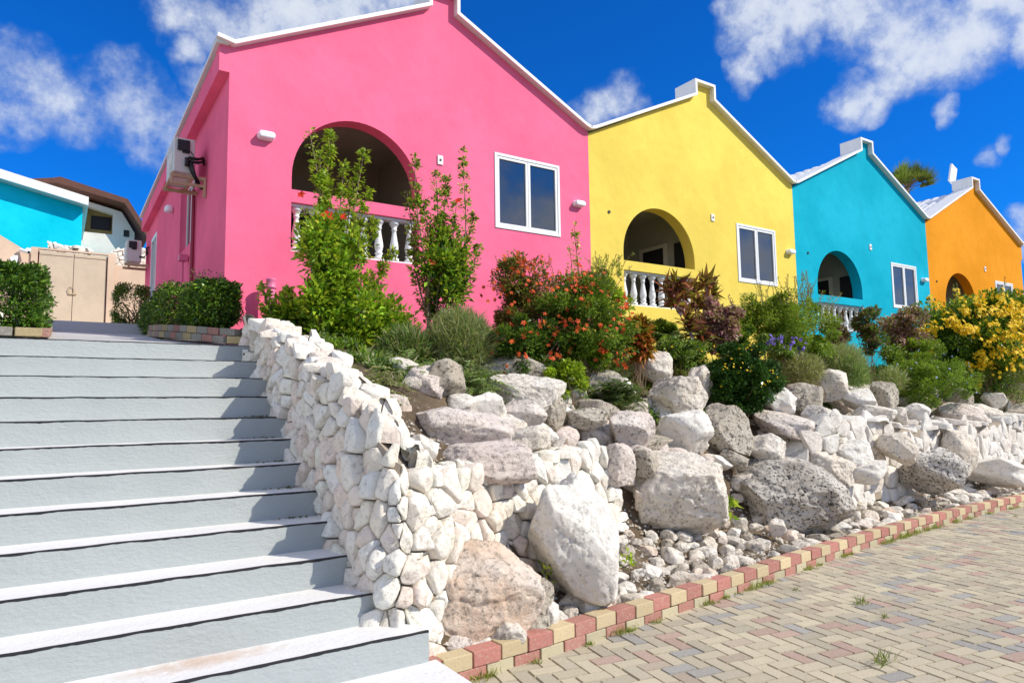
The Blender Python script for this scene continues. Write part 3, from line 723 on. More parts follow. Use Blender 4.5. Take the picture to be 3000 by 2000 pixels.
        mb = MB(); mb.box(lx1-.05, lx1-.002, 9.80, 9.88, lz0+.02, zt+.07); mb.box(lx1-.05, lx1-.002, 10.48, 10.56, lz0+.02, zt+.07); mb.box(lx1-.05, lx1-.002, 9.88, 10.48, zt, zt+.07); mb.build('frame', M['doorframe'], d)
        mb = MB(); mb.box(lx1-.03, lx1-.002, 9.27, 9.60, lz0+.02, zt+.02); mb.build('side_dark_panel', M['opening_dark'], root)  # flat dark panel on the loggia side wall
    # balustrade
    bx0, bx1 = S9(a[0])+.004, S9(a[1])-.004; bz0, bz1 = Z9(h['bal']), Z9(h['band'])
    mb = MB(); mb.box(bx0, bx1, 9.05, 9.20, bz0+.002, bz0+.03); mb.box(bx0, bx1, 9.05, 9.20, bz1-.035, bz1-.002)
    bl = mb.build('balustrade', M['white'], root)
    nb = 8; hb = (bz1-.035)-(bz0+.03)
    for k in range(nb):
        xx = bx0+.10+(bx1-bx0-.2)*k/(nb-1); mb = MB(); mb.lathe([(r_*.92, z_*hb/.64) for r_, z_ in BAL_PROF], (xx, 9.125, bz0+.03), 14); mb.build('baluster', M['white'], bl, smooth=True)
    # window: outer frame, two sashes with mullion, dark panes
    wx0, wx1, wz0, wz1 = S9(ww[0])+.004, S9(ww[1])-.004, Z9(ww[2])+.004, Z9(ww[3])-.004; xm = (wx0+wx1)/2
    mb = MB(); fy0, fy1 = 8.985, 9.06; f_ = .045
    mb.box(wx0, wx0+f_, fy0, fy1, wz0, wz1); mb.box(wx1-f_, wx1, fy0, fy1, wz0, wz1); mb.box(wx0+f_, wx1-f_, fy0, fy1, wz0, wz0+f_); mb.box(wx0+f_, wx1-f_, fy0, fy1, wz1-f_, wz1)
    wn = mb.build('window', M['frame'], root, bevel=.004)
    for (sx0, sx1) in ((wx0+f_+.002, xm-.004), (xm+.004, wx1-f_-.002)):
        mb = MB(); z0_, z1_ = wz0+f_+.002, wz1-f_-.002; s_ = .042; y0_, y1_ = 8.995, 9.045
        mb.box(sx0, sx0+s_, y0_, y1_, z0_, z1_); mb.box(sx1-s_, sx1, y0_, y1_, z0_, z1_); mb.box(sx0+s_, sx1-s_, y0_, y1_, z0_, z0_+s_); mb.box(sx0+s_, sx1-s_, y0_, y1_, z1_-s_, z1_)
        mb.build('sash', M['frame'], wn, bevel=.004)
        mb = MB(); mb.box(sx0+s_, sx1-s_, 9.02, 9.026, z0_+s_, z1_-s_); mb.build('pane', M['glass'], wn)
    mb = MB(); mb.box(wx0-.0, wx1, 9.07, 9.10, wz0, wz1); mb.build('room_darkness', M['opening_dark'], wn)
    # lamps, socket plate, pipe hole
    for (lx, lz) in h['lamps']:
        X, Z = S9(lx), Z9(lz); mb = MB(); lw, lh = .105, .042
        for (yy, k, mi) in ((8.998, 1.08, 0), (8.965, 1.08, 0), (8.96, .98, 0)): pass
        prof = [(8.999, 1.12), (8.972, 1.12), (8.965, 1.0), (8.915, .97), (8.90, .90), (8.893, .72), (8.891, .4)]
        n = 24; vs_ = []
        for (yy, k) in prof:
            for q in range(n):
                t_ = 2*math.pi*q/n; cx_ = (lw-lh)*(1 if math.cos(t_) > 0 else -1) if abs(math.cos(t_)) > 1e-6 else 0
                vs_.append((X+cx_*1+lh*math.cos(t_)*k, yy, Z+lh*1.15*math.sin(t_)*k))
        fs_ = [(i*n+q, i*n+(q+1) % n, (i+1)*n+(q+1) % n, (i+1)*n+q) for i in range(len(prof)-1) for q in range(n)]+[tuple((len(prof)-1)*n+q for q in range(n))]
        mb.add(vs_, fs_); mb.build('wall_lamp', M['lamp'], root, smooth=True)
    X, Z = S9(h['box'][0]), Z9(h['box'][1])
    mb = MB(); mb.box(X-.045, X+.045, 8.98, 8.998, Z-.07, Z+.07); p = mb.build('socket_plate', M['white'], root, bevel=.004)
    mb = MB(); mb.box(X-.014, X+.014, 8.972, 8.979, Z-.016, Z+.016); mb.build('socket', M['black'], p)
    if 'hole' in h:
        X, Z = S9(h['hole'][0]), Z9(h['hole'][1]); mb = MB(); mb.tube([(X, 8.985, Z), (X, 9.0, Z)], .028, 10); mb.build('vent_hole', M['opening_dark'], root)
    if first:
        # side window, rear door, side lamp
        mb = MB(); xw = x0+.10
        mb.box(xw, xw+.04, 11.49, 12.95, 4.24, 4.30); mb.box(xw, xw+.04, 11.49, 12.95, 5.36, 5.42)
        for yy in (11.49, 11.95, 12.45, 12.89): mb.box(xw, xw+.04, yy, yy+.06, 4.30, 5.36)
        sw_ = mb.build('window', M['frame'], root)
        mb = MB(); mb.box(xw+.015, xw+.02, 11.5, 12.94, 4.30, 5.36); mb.build('pane', M['glass'], sw_)
        mb = MB(); mb.box(x0-.01, x0+.06, 16.3, 16.38, 3.4, 5.42); mb.box(x0-.01, x0+.06, 17.17, 17.25, 3.4, 5.42); mb.box(x0-.01, x0+.06, 16.38, 17.17, 5.34, 5.42); mb.box(x0, x0+.05, 16.74, 16.80, 3.4, 5.34)
        dr = mb.build('side_door', M['frame'], root); mb = MB(); mb.box(x0+.03, x0+.04, 16.38, 17.17, 3.4, 5.34); mb.build('pane', M['glass'], dr)
        mb = MB(); mb.lathe([(.07, 0), (.085, .03), (.075, .1), (.04, .13)], (x0-.07, 13.85, 5.22), 12); mb.build('wall_lamp', M['lamp'], root, smooth=True)
        mb = MB(); mb.tube([(x0-.035, 11.32, 4.95), (x0-.035, 11.32, 2.9)], .028, 8); mb.build('conduit', M['redpipe'], root)
        mb = MB(); mb.obox((x0-.08, 11.9, 4.0), (.06, 0, 0), (0, .07, 0), (0, 0, .05)); mb.tube([(x0-.08, 11.9, 3.95), (x0-.08, 11.9, 3.2)], .015, 6); mb.build('outdoor_tap_box', M['pinkpipe'], root)

# small things on and around the houses
e = empty('vent_pipe', (2.42, 8.86, 2.2), 'short pink painted pipe with collars standing against the pink wall', 'pipe')
p0 = at(793, 905, 8.80); p1 = at(793, 818, 8.80)
mb = MB(); mb.lathe([(.055, -.6), (.055, p1.z-p0.z-.09)], (p0.x, p0.y, p0.z), 16); mb.build('pipe', M['pinkpipe'], e, smooth=True)
mb = MB(); mb.lathe([(.064, 0), (.066, .02), (.06, .03), (.060, .10), (.066, .115), (.062, .125), (.03, .135)], (p0.x, p0.y, p1.z-.12), 16); mb.build('collar', M['pinkpipe'], e, smooth=True)

def ac_unit(loc, sx, sy, sz, label, group='air conditioners on the house wall'):
    e = empty('air_conditioner', loc, label, 'air conditioner', group)
    x, y, z = loc
    mb = MB(); mb.box(x, x+sx, y, y+sy, z, z+sz); mb.build('casing', M['acwhite'], e, bevel=.012)
    mb = MB()
    n = 28; cy_, cz_, r_ = y+sy*.42, z+sz*.5, sz*.40
    for k in range(5):
        rr = r_*(k+1)/5; ring = [(x-.012, cy_+rr*math.cos(2*math.pi*q/n), cz_+rr*math.sin(2*math.pi*q/n)) for q in range(n+1)]
        mb.tube(ring, .005, 4, cap=False)
    for q in range(8): mb.tube([(x-.012, cy_, cz_), (x-.012, cy_+r_*math.cos(q*math.pi/4), cz_+r_*math.sin(q*math.pi/4))], .005, 4)
    mb.build('fan_grille', M['white'], e)
    mb = MB(); mb.box(x+.04, x+.20, y-.03, y-.001, z+sz*.62, z+sz*.93); mb.box(x+.10, x+.2, y-.025, y-.001, z+sz*.56, z+sz*.62); mb.build('valve_cover', M['black'], e, bevel=.01)
    return e
ac = ac_unit((1.26, 10.45, 4.92), .27, .78, .50, 'dirty white air conditioner high on the shaded side of the pink house')
mb = MB()
for zz in (5.08, 5.13): mb.tube([(1.44, 10.40, zz), (1.56, 10.38, zz-.01), (1.63, 10.42, zz+.03), (1.66, 10.5, zz+.02)], .022, 6)
mb.tube([(1.43, 10.41, 5.26), (1.49, 10.38, 5.18), (1.52, 10.37, 5.10)], .008, 5); mb.tube([(1.46, 10.40, 5.05), (1.50, 10.38, 4.92), (1.57, 10.42, 4.80), (1.64, 10.5, 4.75)], .035, 7)
mb.tube([(1.42, 10.39, 5.12), (1.42, 10.39, 5.0)], .03, 6); mb.build('hoses', M['black'], ac, smooth=True)
mb = MB(); mb.box(1.22, 1.68, 10.42, 10.47, 4.84, 4.885); mb.box(1.22, 1.68, 11.16, 11.22, 4.84, 4.885); mb.box(1.24, 1.27, 10.42, 11.22, 4.886, 4.915); mb.box(1.50, 1.53, 10.42, 11.22, 4.886, 4.915)
mb.obox((1.44, 10.445, 4.76), (.21, 0, .0), (0, .02, 0), (0, 0, .018)); mb.box(1.22, 1.25, 10.42, 10.47, 4.75, 4.84); mb.box(1.65, 1.68, 10.42, 10.47, 4.60, 4.84); mb.build('bracket', M['bracket'], ac)
ac2 = ac_unit((1.235, 17.75, 5.0), .30, .55, .50, 'grey air conditioner low beside the white stone wall at the rear of the pink house')
mb = MB(); mb.box(1.2, 1.68, 17.72, 17.78, 4.90, 4.95); mb.box(1.2, 1.68, 18.2, 18.26, 4.90, 4.95); mb.box(1.3, 1.34, 17.72, 18.26, 4.951, 4.998); mb.build('bracket', M['bracket'], ac2)
mb = MB(); mb.tube([(1.5, 17.72, 5.12), (1.58, 17.68, 5.10), (1.64, 17.7, 5.2), (1.63, 17.72, 5.34), (1.68, 17.74, 5.36)], .025, 6); mb.build('hoses', M['black'], ac2, smooth=True)

# antenna panel behind the orange gable
pa = at(2797, 520, 9.75)
e = empty('antenna_panel', (pa.x, pa.y, pa.z-.5), 'small tilted white panel on a short mast behind the orange gable top', 'antenna')
mb = MB(); tl = R(-22); mb.obox((pa.x-.12, pa.y, pa.z+.06), Vector((math.cos(tl), 0, math.sin(tl)))*.17, (0, .03, 0), Vector((-math.sin(tl), 0, math.cos(tl)))*.30); mb.build('panel', M['white'], e, bevel=.01)
mb = MB(); mb.tube([(pa.x, pa.y+.02, pa.z-.2), (pa.x+.03, pa.y+.02, pa.z-.95)], .025, 6); mb.build('mast', M['bracket'], e)

# ---------------------------------------------------------------- background at left
BGK = 1.185
e = empty('flat_roofed_building', (-6, 22, 3.6), 'bright cyan building with a thick white sloping roof edge behind the gate', 'building')
mb = MB(); mb.prism([(-14, 3.5), (.44, 3.5), (.44, 7.22), (-1.42, 7.62), (-14, 10.3)], [], 22, 31); mb.build('wall', M['cyan'], e)
mb = MB(); mb.prism([(.56, 7.17), (.56, 7.40), (-1.42, 7.84), (-14, 10.6), (-14, 10.35), (-1.42, 7.60)], [], 21.62, 31.4); mb.build('roof', M['white'], e)
e = empty('brown_roofed_house', (.8, 26, 3.6), 'cream house with a dark brown tiled gable roof left of the pink house', 'house')
mb = MB(); mb.prism([(-3, 3.5), (2.02, 3.5), (2.02, 7.55), (1.62, 8.22), (-.2, 8.62), (-3, 8.1)], [[(.57, 7.42), (1.38, 7.42), (1.38, 8.13), (.57, 8.3)]], 26, 26.3); mb.box(-3, 2.02, 26.3, 33, 3.5, 7.4); mb.build('wall', M['creamwall'], e)
mb = MB(); mb.box(.5, 1.5, 26.62, 26.7, 7.3, 8.4); mb.build('recessed_wall', M['tan'], e)
mb = MB(); mb.box(.78, 1.35, 26.56, 26.61, 7.68, 8.12); mb.build('window', M['opening_dark'], e); mb = MB(); mb.box(1.70, 1.86, 25.98, 25.995, 7.40, 7.62); mb.build('window', M['opening_dark'], e)
mb = MB(); mb.prism([(-3, 8.1), (-.2, 8.72), (1.66, 8.34), (2.30, 7.36), (2.42, 7.42), (1.74, 8.50), (-.12, 8.92), (-.3, 8.86), (-3, 8.25)], [], 25.3, 33); mb.build('roof', M['brownroof'], e)

e = empty('double_gate', (.25, 19, 3.55), 'closed beige metal double gate at the top of the path', 'gate')
gz0, gz1 = 3.52, 5.30
mb = MB(); mb.box(-.46, .94, 19.06, 19.08, gz0, gz1); mb.build('gate_gap_dark', M['redpipe'], e)  # dark sheet added to stand in for shade in the gate gaps
for (xa, xb) in ((-.425, .247), (.257, .915)):
    mb = MB(); mb.box(xa, xb, 19.0, 19.03, gz0, gz1); g1 = mb.build('gate_leaf', M['gate'], e, bevel=.008)
    mb = MB()
    for zz in (gz1-.06, gz0+.12): mb.box(xa+.01, xb-.01, 18.985, 18.998, zz-.02, zz+.02)
    mb.build('rail', M['gate'], g1)
for (xa, xb) in ((-.58, -.45), (.935, 1.09)):
    mb = MB(); mb.box(xa, xb, 18.95, 19.1, gz0, gz1+.03); mb.build('gate_post', M['beige'], e, bevel=.01)
mb = MB(); mb.box(-.58, 1.09, 18.98, 19.09, gz1+.031, gz1+.07); mb.build('top_rail', M['beige'], e)
mb = MB(); ring = [(.22+.06*math.cos(t*math.pi/8), 18.975, 4.42+.09*math.sin(t*math.pi/8)) for t in range(17)]; mb.tube(ring, .008, 5, cap=False); mb.box(.17, .33, 18.97, 18.998, 4.33, 4.36); mb.build('latch', M['bracket'], e)
e = empty('boundary_wall', (1.4, 19, 3.5), 'plain beige wall between the gate and the pink house', 'wall'); mb = MB(); mb.box(1.095, 1.95, 19.0, 19.25, 3.4, 5.12); mb.build('wall', M['beige'], e)
mb = MB(); mb.tube([(1.50, 18.99, 4.62), (1.46, 18.9, 4.58)], .022, 8); mb.build('spout', M['bracket'], e)
e = empty('boundary_wall', (-2, 19, 3.5), 'beige wall with a sloping top left of the gate', 'wall'); mb = MB(); mb.prism([(-9, 3.4), (-.585, 3.4), (-.585, 5.22), (-.72, 5.30), (-1.18, 5.58), (-4, 7.0), (-9, 7.0)], [], 19.0, 19.2); mb.build('wall', M['beige'], e)
mb = MB(); mb.box(-.95, -.90, 18.9, 18.995, 4.78, 5.08); mb.obox((-.86, 18.93, 5.0), (.045, 0, 0), (0, .03, 0), (0, 0, .12)); mb.build('wall_lamp', M['lamp'], e)
e = empty('security_camera', (-.66, 18.9, 5.2), 'small white camera on the corner of the beige wall by the gate', 'camera'); mb = MB(); mb.tube([(-.78, 18.93, 5.26), (-.62, 18.8, 5.20)], .04, 10); mb.build('camera_body', M['white'], e); mb = MB(); mb.tube([(-.62, 18.8, 5.20), (-.61, 18.79, 5.196)], .03, 10); mb.build('lens', M['black'], e)

BGK = 1.0
# planter edges of the two hedges
def brick_edge(name, pts, courses, label, cols):
    e = MB(); S = [0]
    for i in range(1, len(pts)): S.append(S[-1]+(Vector(pts[i])-Vector(pts[i-1])).length)
    def pp(s): return Vector([float(np.interp(s, S, [p[k] for p in pts])) for k in range(3)])
    for c in range(courses):
        s = (c % 2)*.1; k = 0
        while s < S[-1]-.12:
            a, b = pp(s), pp(min(s+.205, S[-1])); d = (b-a).normalized(); n_ = Vector((-d.y, d.x, 0)).normalized()
            kk = rng.uniform(.8, 1.1); cc = tuple(v*kk for v in cols[(k+c) % len(cols)])
            e.obox((a+b)/2+Vector((0, 0, .035+c*.078)), d*((b-a).length/2-.003), n_*.05, (0, 0, .0365), 0, cc); s += .21; k += 1
    return tag(e.build(name, M['paver'], bevel=.006), label, 'planter edge')
yc_, rc_, gc_ = (.40, .31, .15), (.36, .17, .14), (.26, .25, .22)
brick_edge('planter_edge', [(-2.2, 7.16, 2.235), (-.16, 7.16, 2.235), (-.10, 7.2, 2.24), (-.11, 11.5, 2.72)], 1, 'single course of yellow and red bricks under the left hedge', [yc_, rc_, gc_])
brick_edge('planter_edge', [(1.62, 7.34, 2.25), (1.45, 7.42, 2.26), (1.2, 8.1, 2.35), (1.04, 9.0, 2.45), (1.06, 10.2, 2.57), (1.14, 11.5, 2.72)], 2, 'two courses of mixed bricks under the dark hedge beside the pink house', [yc_, gc_, rc_, gc_])

# small black and white fitting by the top of the steps
pj = at(727, 1020, 7.15); e = empty('step_fitting', (1.53, 7.0, 2.1), 'tiny black and white outdoor fitting at the top step by the stone wall', 'light')
mb = MB(); mb.box(1.50, 1.545, 7.0, 7.03, 2.06, 2.17); mb.build('plate', M['white'], e); mb = MB(); mb.tube([(1.52, 6.96, 2.12), (1.52, 7.0, 2.12)], .022, 8); mb.build('lens', M['black'], e)
# ---------------------------------------------------------------- boulders and rubble
def boulder_mesh(name, seed, sub, cuts=14, rough=1.0, flat=None):
    r = random.Random(seed); bm = bmesh.new(); bmesh.ops.create_icosphere(bm, subdivisions=sub, radius=1)
    planes = []
    for _ in range(cuts+5):
        n_ = Vector((r.gauss(0, 1), r.gauss(0, 1), r.gauss(0, 1))).normalized(); planes.append((n_, r.uniform(.60, .92)))
    off = Vector((r.uniform(-50, 50), r.uniform(-50, 50), r.uniform(-50, 50)))
    for v in bm.verts:
        d = v.co.normalized(); p = d/max(abs(d.x), abs(d.y), abs(d.z))**.38*(.92+.30*noise.noise(d*1.0+off))
        for n_, k in planes:
            wob = k+.035*noise.noise(p*2.6+n_*9)
            q = p.dot(n_)
            if q > wob: p = p-n_*((q-wob)*.94)
        f = noise.fractal(p*2.6+off, 1.0, 2.1, 5)*.040*rough+noise.fractal(p*8+off, .8, 2.2, 4)*.020*rough
        rg = abs(noise.noise(p*2.7+off*2)); f -= max(0, .07-rg)*.55*rough
        rg = abs(noise.noise(p*6.5+off*3)); f -= max(0, .06-rg)*.25*rough
        v.co = p+d*f
    me = D.meshes.new(name); bm.to_mesh(me); bm.free(); me.polygons.foreach_set('use_smooth', [True]*len(me.polygons))
    co = np.empty(len(me.vertices)*3); me.vertices.foreach_get('co', co); co = co.reshape(-1, 3)
    mn, mx = np.percentile(co, .6, 0), np.percentile(co, 99.4, 0); co = np.clip((co-(mn+mx)/2)/((mx-mn)/2), -1.04, 1.04); me.vertices.foreach_set('co', co.ravel()); me.update(); return me
MK = dict(w='rockwhite', g='rock', p='rockpink', d='rockdark', t='rocktan', b='rockbrown')
BIG = [ # px box x0,y0,x1,y1, distance Y, kind, roll (deg), label
 (1184,1600,1585,1898,4.06,'t',-8,'large orange-stained boulder at the foot of the stone wall corner, nearest the steps'),
 (1550,1404,1808,1756,4.15,'w',0,'tallest bright white boulder, right of the orange-stained one'),
 (1838,1332,2124,1580,4.95,'g',4,'broad rounded grey-white boulder between the tall white one and the black-stained one'),
 (2128,1350,2478,1565,5.0,'d',18,'big boulder blackened by lichen, leaning to the right near the kerb'),
 (1916,1205,2086,1350,5.45,'w',0,'squarish white boulder on top of the broad grey-white one'),
 (2066,1184,2200,1335,5.55,'b',0,'brown-grey egg-shaped boulder just above the black-stained one'),
 (1893,1105,2066,1232,5.9,'g',-8,'dome-shaped grey boulder with a brown underside below the red-leaved plants'),
 (1786,1204,1914,1318,5.3,'p',10,'pink-tinted peaked boulder at the upper end of the stone wall'),
 (1758,1300,1860,1425,5.0,'p',0,'pinkish block set under the peaked pink boulder'),
 (1840,1316,1922,1406,4.98,'b',20,'small brown-grey stone wedged above the broad grey-white boulder'),
 (1208,1200,1500,1330,4.85,'p',6,'long pinkish boulder lying just behind the stone wall'),
 (1292,1293,1575,1420,4.45,'p',4,'low pink-grey boulder whose back shows over the wall corner'),
 (1084,1156,1215,1296,5.15,'t',-5,'rounded boulder with a rusty streak right behind the sloping wall top'),
 (1196,1160,1256,1230,5.45,'b',0,'small angular tan stone between two rounded boulders behind the wall'),
 (1244,1138,1360,1220,5.6,'g',12,'smooth grey-topped boulder under the feathery green plants'),
 (1362,1150,1486,1250,5.35,'w',8,'small clean white boulder above the long pinkish one'),
 (1395,1092,1640,1265,5.75,'g',12,'wide upper boulder below the orange-flowered shrub'),
 (1470,1172,1600,1275,5.25,'p',-10,'grey-pink stone leaning on the front of the wide upper boulder'),
 (1395,1036,1600,1122,6.3,'b',0,'flat-topped dusty boulder half hidden by the feathery plants'),
 (1486,1250,1612,1336,4.85,'g',-6,'small boulder with a dark underside behind the wall, right of the long pinkish one'),
 (1186,1275,1282,1360,4.6,'w',10,'white stone with a tan side poking over the sloping wall'),
 (1596,1155,1658,1265,5.5,'b',0,'narrow brown-speckled stone on the right flank of the wide upper boulder'),
 (1715,1085,1825,1185,6.1,'b',0,'grey rock with creeping twigs left of the dome-shaped boulder'),
 (1855,1022,1972,1120,6.5,'g',20,'sloping grey rock poking out of the plants below the red-leaved plants'),
 (2008,1070,2086,1190,6.2,'g',10,'tall weathered rock right behind the dome-shaped boulder'),
 (1655,1195,1780,1258,5.45,'b',0,'low dark rock in the shade left of the pink peaked boulder'),
 (2206,1128,2328,1215,5.9,'w',16,'clean white wedge-shaped boulder beside the dark green lantana'),
 (2292,1122,2404,1218,6.1,'b',6,'dusty brown-grey boulder right of the white wedge'),
 (2376,1082,2478,1176,6.3,'g',0,'pale upright rock among dry plants below the feathery bush'),
 (2470,1136,2564,1208,6.0,'w',6,'low pale boulder under the grassy tuft'),
 (2546,1118,2626,1206,6.1,'b',0,'tan pitted boulder under the ground cover'),
 (2646,1182,2720,1245,5.9,'w',0,'small block-shaped white rock right of the mortared wall top'),
 (2596,1192,2654,1246,5.85,'g',0,'small grey rock left of the block-shaped white one'),
 (2755,1182,2880,1262,5.9,'p',14,'smooth pale pink boulder lying on top of the low wall'),
 (2832,1184,2930,1256,6.2,'g',0,'rugged rock behind the smooth pale pink boulder'),
 (2212,1212,2390,1290,5.6,'p',12,'long reddish-grey rock above the black-stained boulder'),
 (2288,1306,2488,1454,5.35,'g',16,'large slanting boulder right behind the black-stained one'),
 (2428,1290,2548,1376,5.15,'w',0,'very white fissured boulder at the left end of the mortared wall'),
 (2578,1266,2680,1368,5.1,'g',-14,'grey boulder set in the face of the mortared wall'),
 (2654,1312,2810,1448,4.98,'d',20,'dark-streaked boulder leaning against the mortared wall'),
 (2758,1258,2856,1395,5.2,'g',-10,'upright grey boulder behind the dark-streaked one'),
 (2850,1338,2990,1425,5.1,'w',12,'low white boulder at the far right, in front of the wall'),
 (2466,1352,2590,1418,5.0,'w',-4,'low white stone below the very white fissured boulder'),
 (2176,1268,2296,1352,5.35,'g',8,'grey rock between the brown egg-shaped boulder and the slanting one'),
 (2354,1192,2474,1262,5.7,'g',10,'ridged white rock above the dark hollow'),
 (2502,1186,2618,1246,5.6,'g',0,'rounded rock capping the left end of the mortared wall'),
 (2955,1075,3075,1180,6.8,'g',0,'pale rock at the right edge under the yellow-flowered bush'),
 (2782,1136,2846,1204,6.3,'b',0,'brown rock at the lower edge of the ground cover at right'),
 (2882,1150,2944,1200,6.3,'g',0,'small pale rock above the rugged one at right'),
 (2940,1180,3060,1240,6.1,'g',0,'rock capping the wall at the right edge'),
 (1424,1820,1542,1906,3.80,'g',-6,'grey lichen-spotted stone in front of the orange-stained boulder'),
 (1520,1805,1620,1875,3.86,'b',0,'shaded brown stone between the orange-stained and tall white boulders'),
 (1558,1704,1620,1812,3.92,'b',8,'upright brown stone standing between the two nearest big boulders'),
 (1598,1768,1638,1842,3.86,'w',10,'narrow white stone leaning on the upright brown one'),
 (1302,1864,1388,1936,3.86,'p',20,'pinkish stone at the very foot of the orange-stained boulder'),
 (1328,1864,1446,1952,3.86,'w',14,'white triangular stone resting on the kerb nearest the steps'),
 (1260,1922,1330,1966,3.76,'t',0,'small flat tan stone between the steps and the kerb'),
 (2254,1520,2302,1572,4.72,'t',0,'small orange stone under the black-stained boulder'),
 (2120,1090,2180,1130,6.4,'b',0,'brown stone hidden in the lantana'),
 (1935,1395,1990,1440,5.2,'g',0,'grey filler stone behind the broad grey-white boulder'),
 (2110,1320,2190,1375,5.4,'b',10,'rough brown filler rock under the egg-shaped boulder'),
 (1860,1430,1905,1500,5.0,'t',0,'tan filler stone at the left shoulder of the broad grey-white boulder'),
]
for i, (x0, y0, x1, y1, Y, k, roll, lab) in enumerate(BIG):
    p = at((x0+x1)/2, (y0+y1)/2, Y); s = mpp(p); hw = (x1-x0)/2*s; hh = (y1-y0)/2*s
    sub = 6 if hw*hh > .09 else 5
    me = boulder_mesh('boulder', (100+i*7 if i != 1 else 4242), sub, cuts=rng.randint(7, 12), rough=.8 if k == 'w' else 1.0)
    me.materials.append(M[MK[k]])
    o = D.objects.new('boulder', me); link(o)
    dep = (hw*hh)**.5*1.0; az = math.atan2(p.x, p.y)
    # axes: across the sight line, along it, and up; roll tips it sideways
    cr_, sr_ = math.cos(R(roll)), math.sin(R(roll)); e_ = max(.0, abs(sr_))
    o.matrix_world = Matrix.Translation(p+Vector((math.sin(az), math.cos(az), 0))*dep*.30) @ Matrix.Rotation(-az, 4, 'Z') @ Matrix.Rotation(R(roll), 4, 'Y') @ Matrix.Diagonal((hw*1.03, dep, hh*1.03, 1))
    tag(o, lab, 'boulder', 'boulders of the rock bank')

# filler rocks packed between the boulders
fill = [boulder_mesh('bank_rock', 900+i, 4, 10) for i in range(10)]
for i, me in enumerate(fill): me.materials.append(M[['rock', 'rockwhite', 'rock', 'rockpink', 'rockbrown'][i % 5]])
def put_rock(me, name, x, y, z, s, label, group, sq=.62):
    o = D.objects.new(name, me); link(o); o.location = (x, y, z); o.rotation_euler = (rng.uniform(-.35, .35), rng.uniform(-.35, .35), rng.uniform(0, 6.3))
    a, b = rng.uniform(.75, 1.25), rng.uniform(.75, 1.2); o.scale = (s*a, s*b, s*sq*rng.uniform(.8, 1.25)); tag(o, label, 'rock', group); return o
cnt = 0
for _ in range(2500):
    x = rng.uniform(2.6, 15) if rng.random() < .75 else rng.uniform(2.6, 8); t = rng.uniform(1.0, 2.45) if x > 4.2 else rng.uniform(1.1, 2.2)
    if cnt >= 210: break
    y = yk(x)+t
    if x < 4.4 and t < 1.05+(4.4-x)*-.1: continue
    s = rng.uniform(.08, .24); put_rock(fill[rng.randrange(10)], 'bank_rock', x, y, terr(x, y)+s*.15, s, 'weathered limestone rock packed into the bank between the big boulders', 'rocks packed between the boulders'); cnt += 1
# rubble strip behind the kerb
rub = [boulder_mesh('rubble_stone', 1200+i, 4, 9, 1.2) for i in range(12)]
for i, me in enumerate(rub): me.materials.append(M[['rock', 'rockwhite', 'rock', 'rockbrown', 'rock', 'rocktan'][i % 6]])
placed = []; cnt = 0
for _ in range(6000):
    if cnt >= 285: break
    x = 2.55+(rng.random()**1.35)*11.5; tmax = .25+min(1, (x-2.5)/1.6)*.85; t = rng.uniform(.17, tmax); y = yk(x)+t
    s = rng.uniform(.045, .105)*(1+.25*(x > 6)); 
    if any((x-a)**2+(y-b)**2 < ((s+c)*.72)**2 for a, b, c in placed): continue
    if 5.35 < x < 6.2 and t < .5 and rng.random() < .8: continue      # bare earth patch
    placed.append((x, y, s)); far = x > 6
    put_rock(rub[rng.randrange(12)], 'rubble_stone', x, y, terr(x, y)+s*.22, s, 'fist-sized pale limestone lying loose in the strip behind the brick kerb', 'loose stones behind the kerb', .55 if far else .72); cnt += 1
# gravel between them, too fine to count
mb = MB()
for _ in range(5200):
    x = 1.95+(rng.random()**1.3)*12; t = rng.uniform(.13, 1.25); y = yk(x)+t; s = rng.uniform(.008, .028)
    z = terr(x, y)+s*.3; c = rng.choice([(.55,.50,.43), (.42,.37,.30), (.35,.27,.19), (.62,.58,.52)]); k = rng.uniform(.7, 1.1)
    ps = [(x+s*math.cos(q*1.257+_)*rng.uniform(.7, 1.3), y+s*math.sin(q*1.257+_)*rng.uniform(.7, 1.3), z-.3*s) for q in range(5)]
    mb.add(ps+[(x+rng.uniform(-.3, .3)*s, y+rng.uniform(-.3, .3)*s, z+s*.7)], [(q, (q+1) % 5, 5) for q in range(5)], 0, tuple(v*k for v in c))
tag(mb.build('gravel', M['paver']), 'fine gravel and grit between the loose stones', 'gravel', kind='stuff')
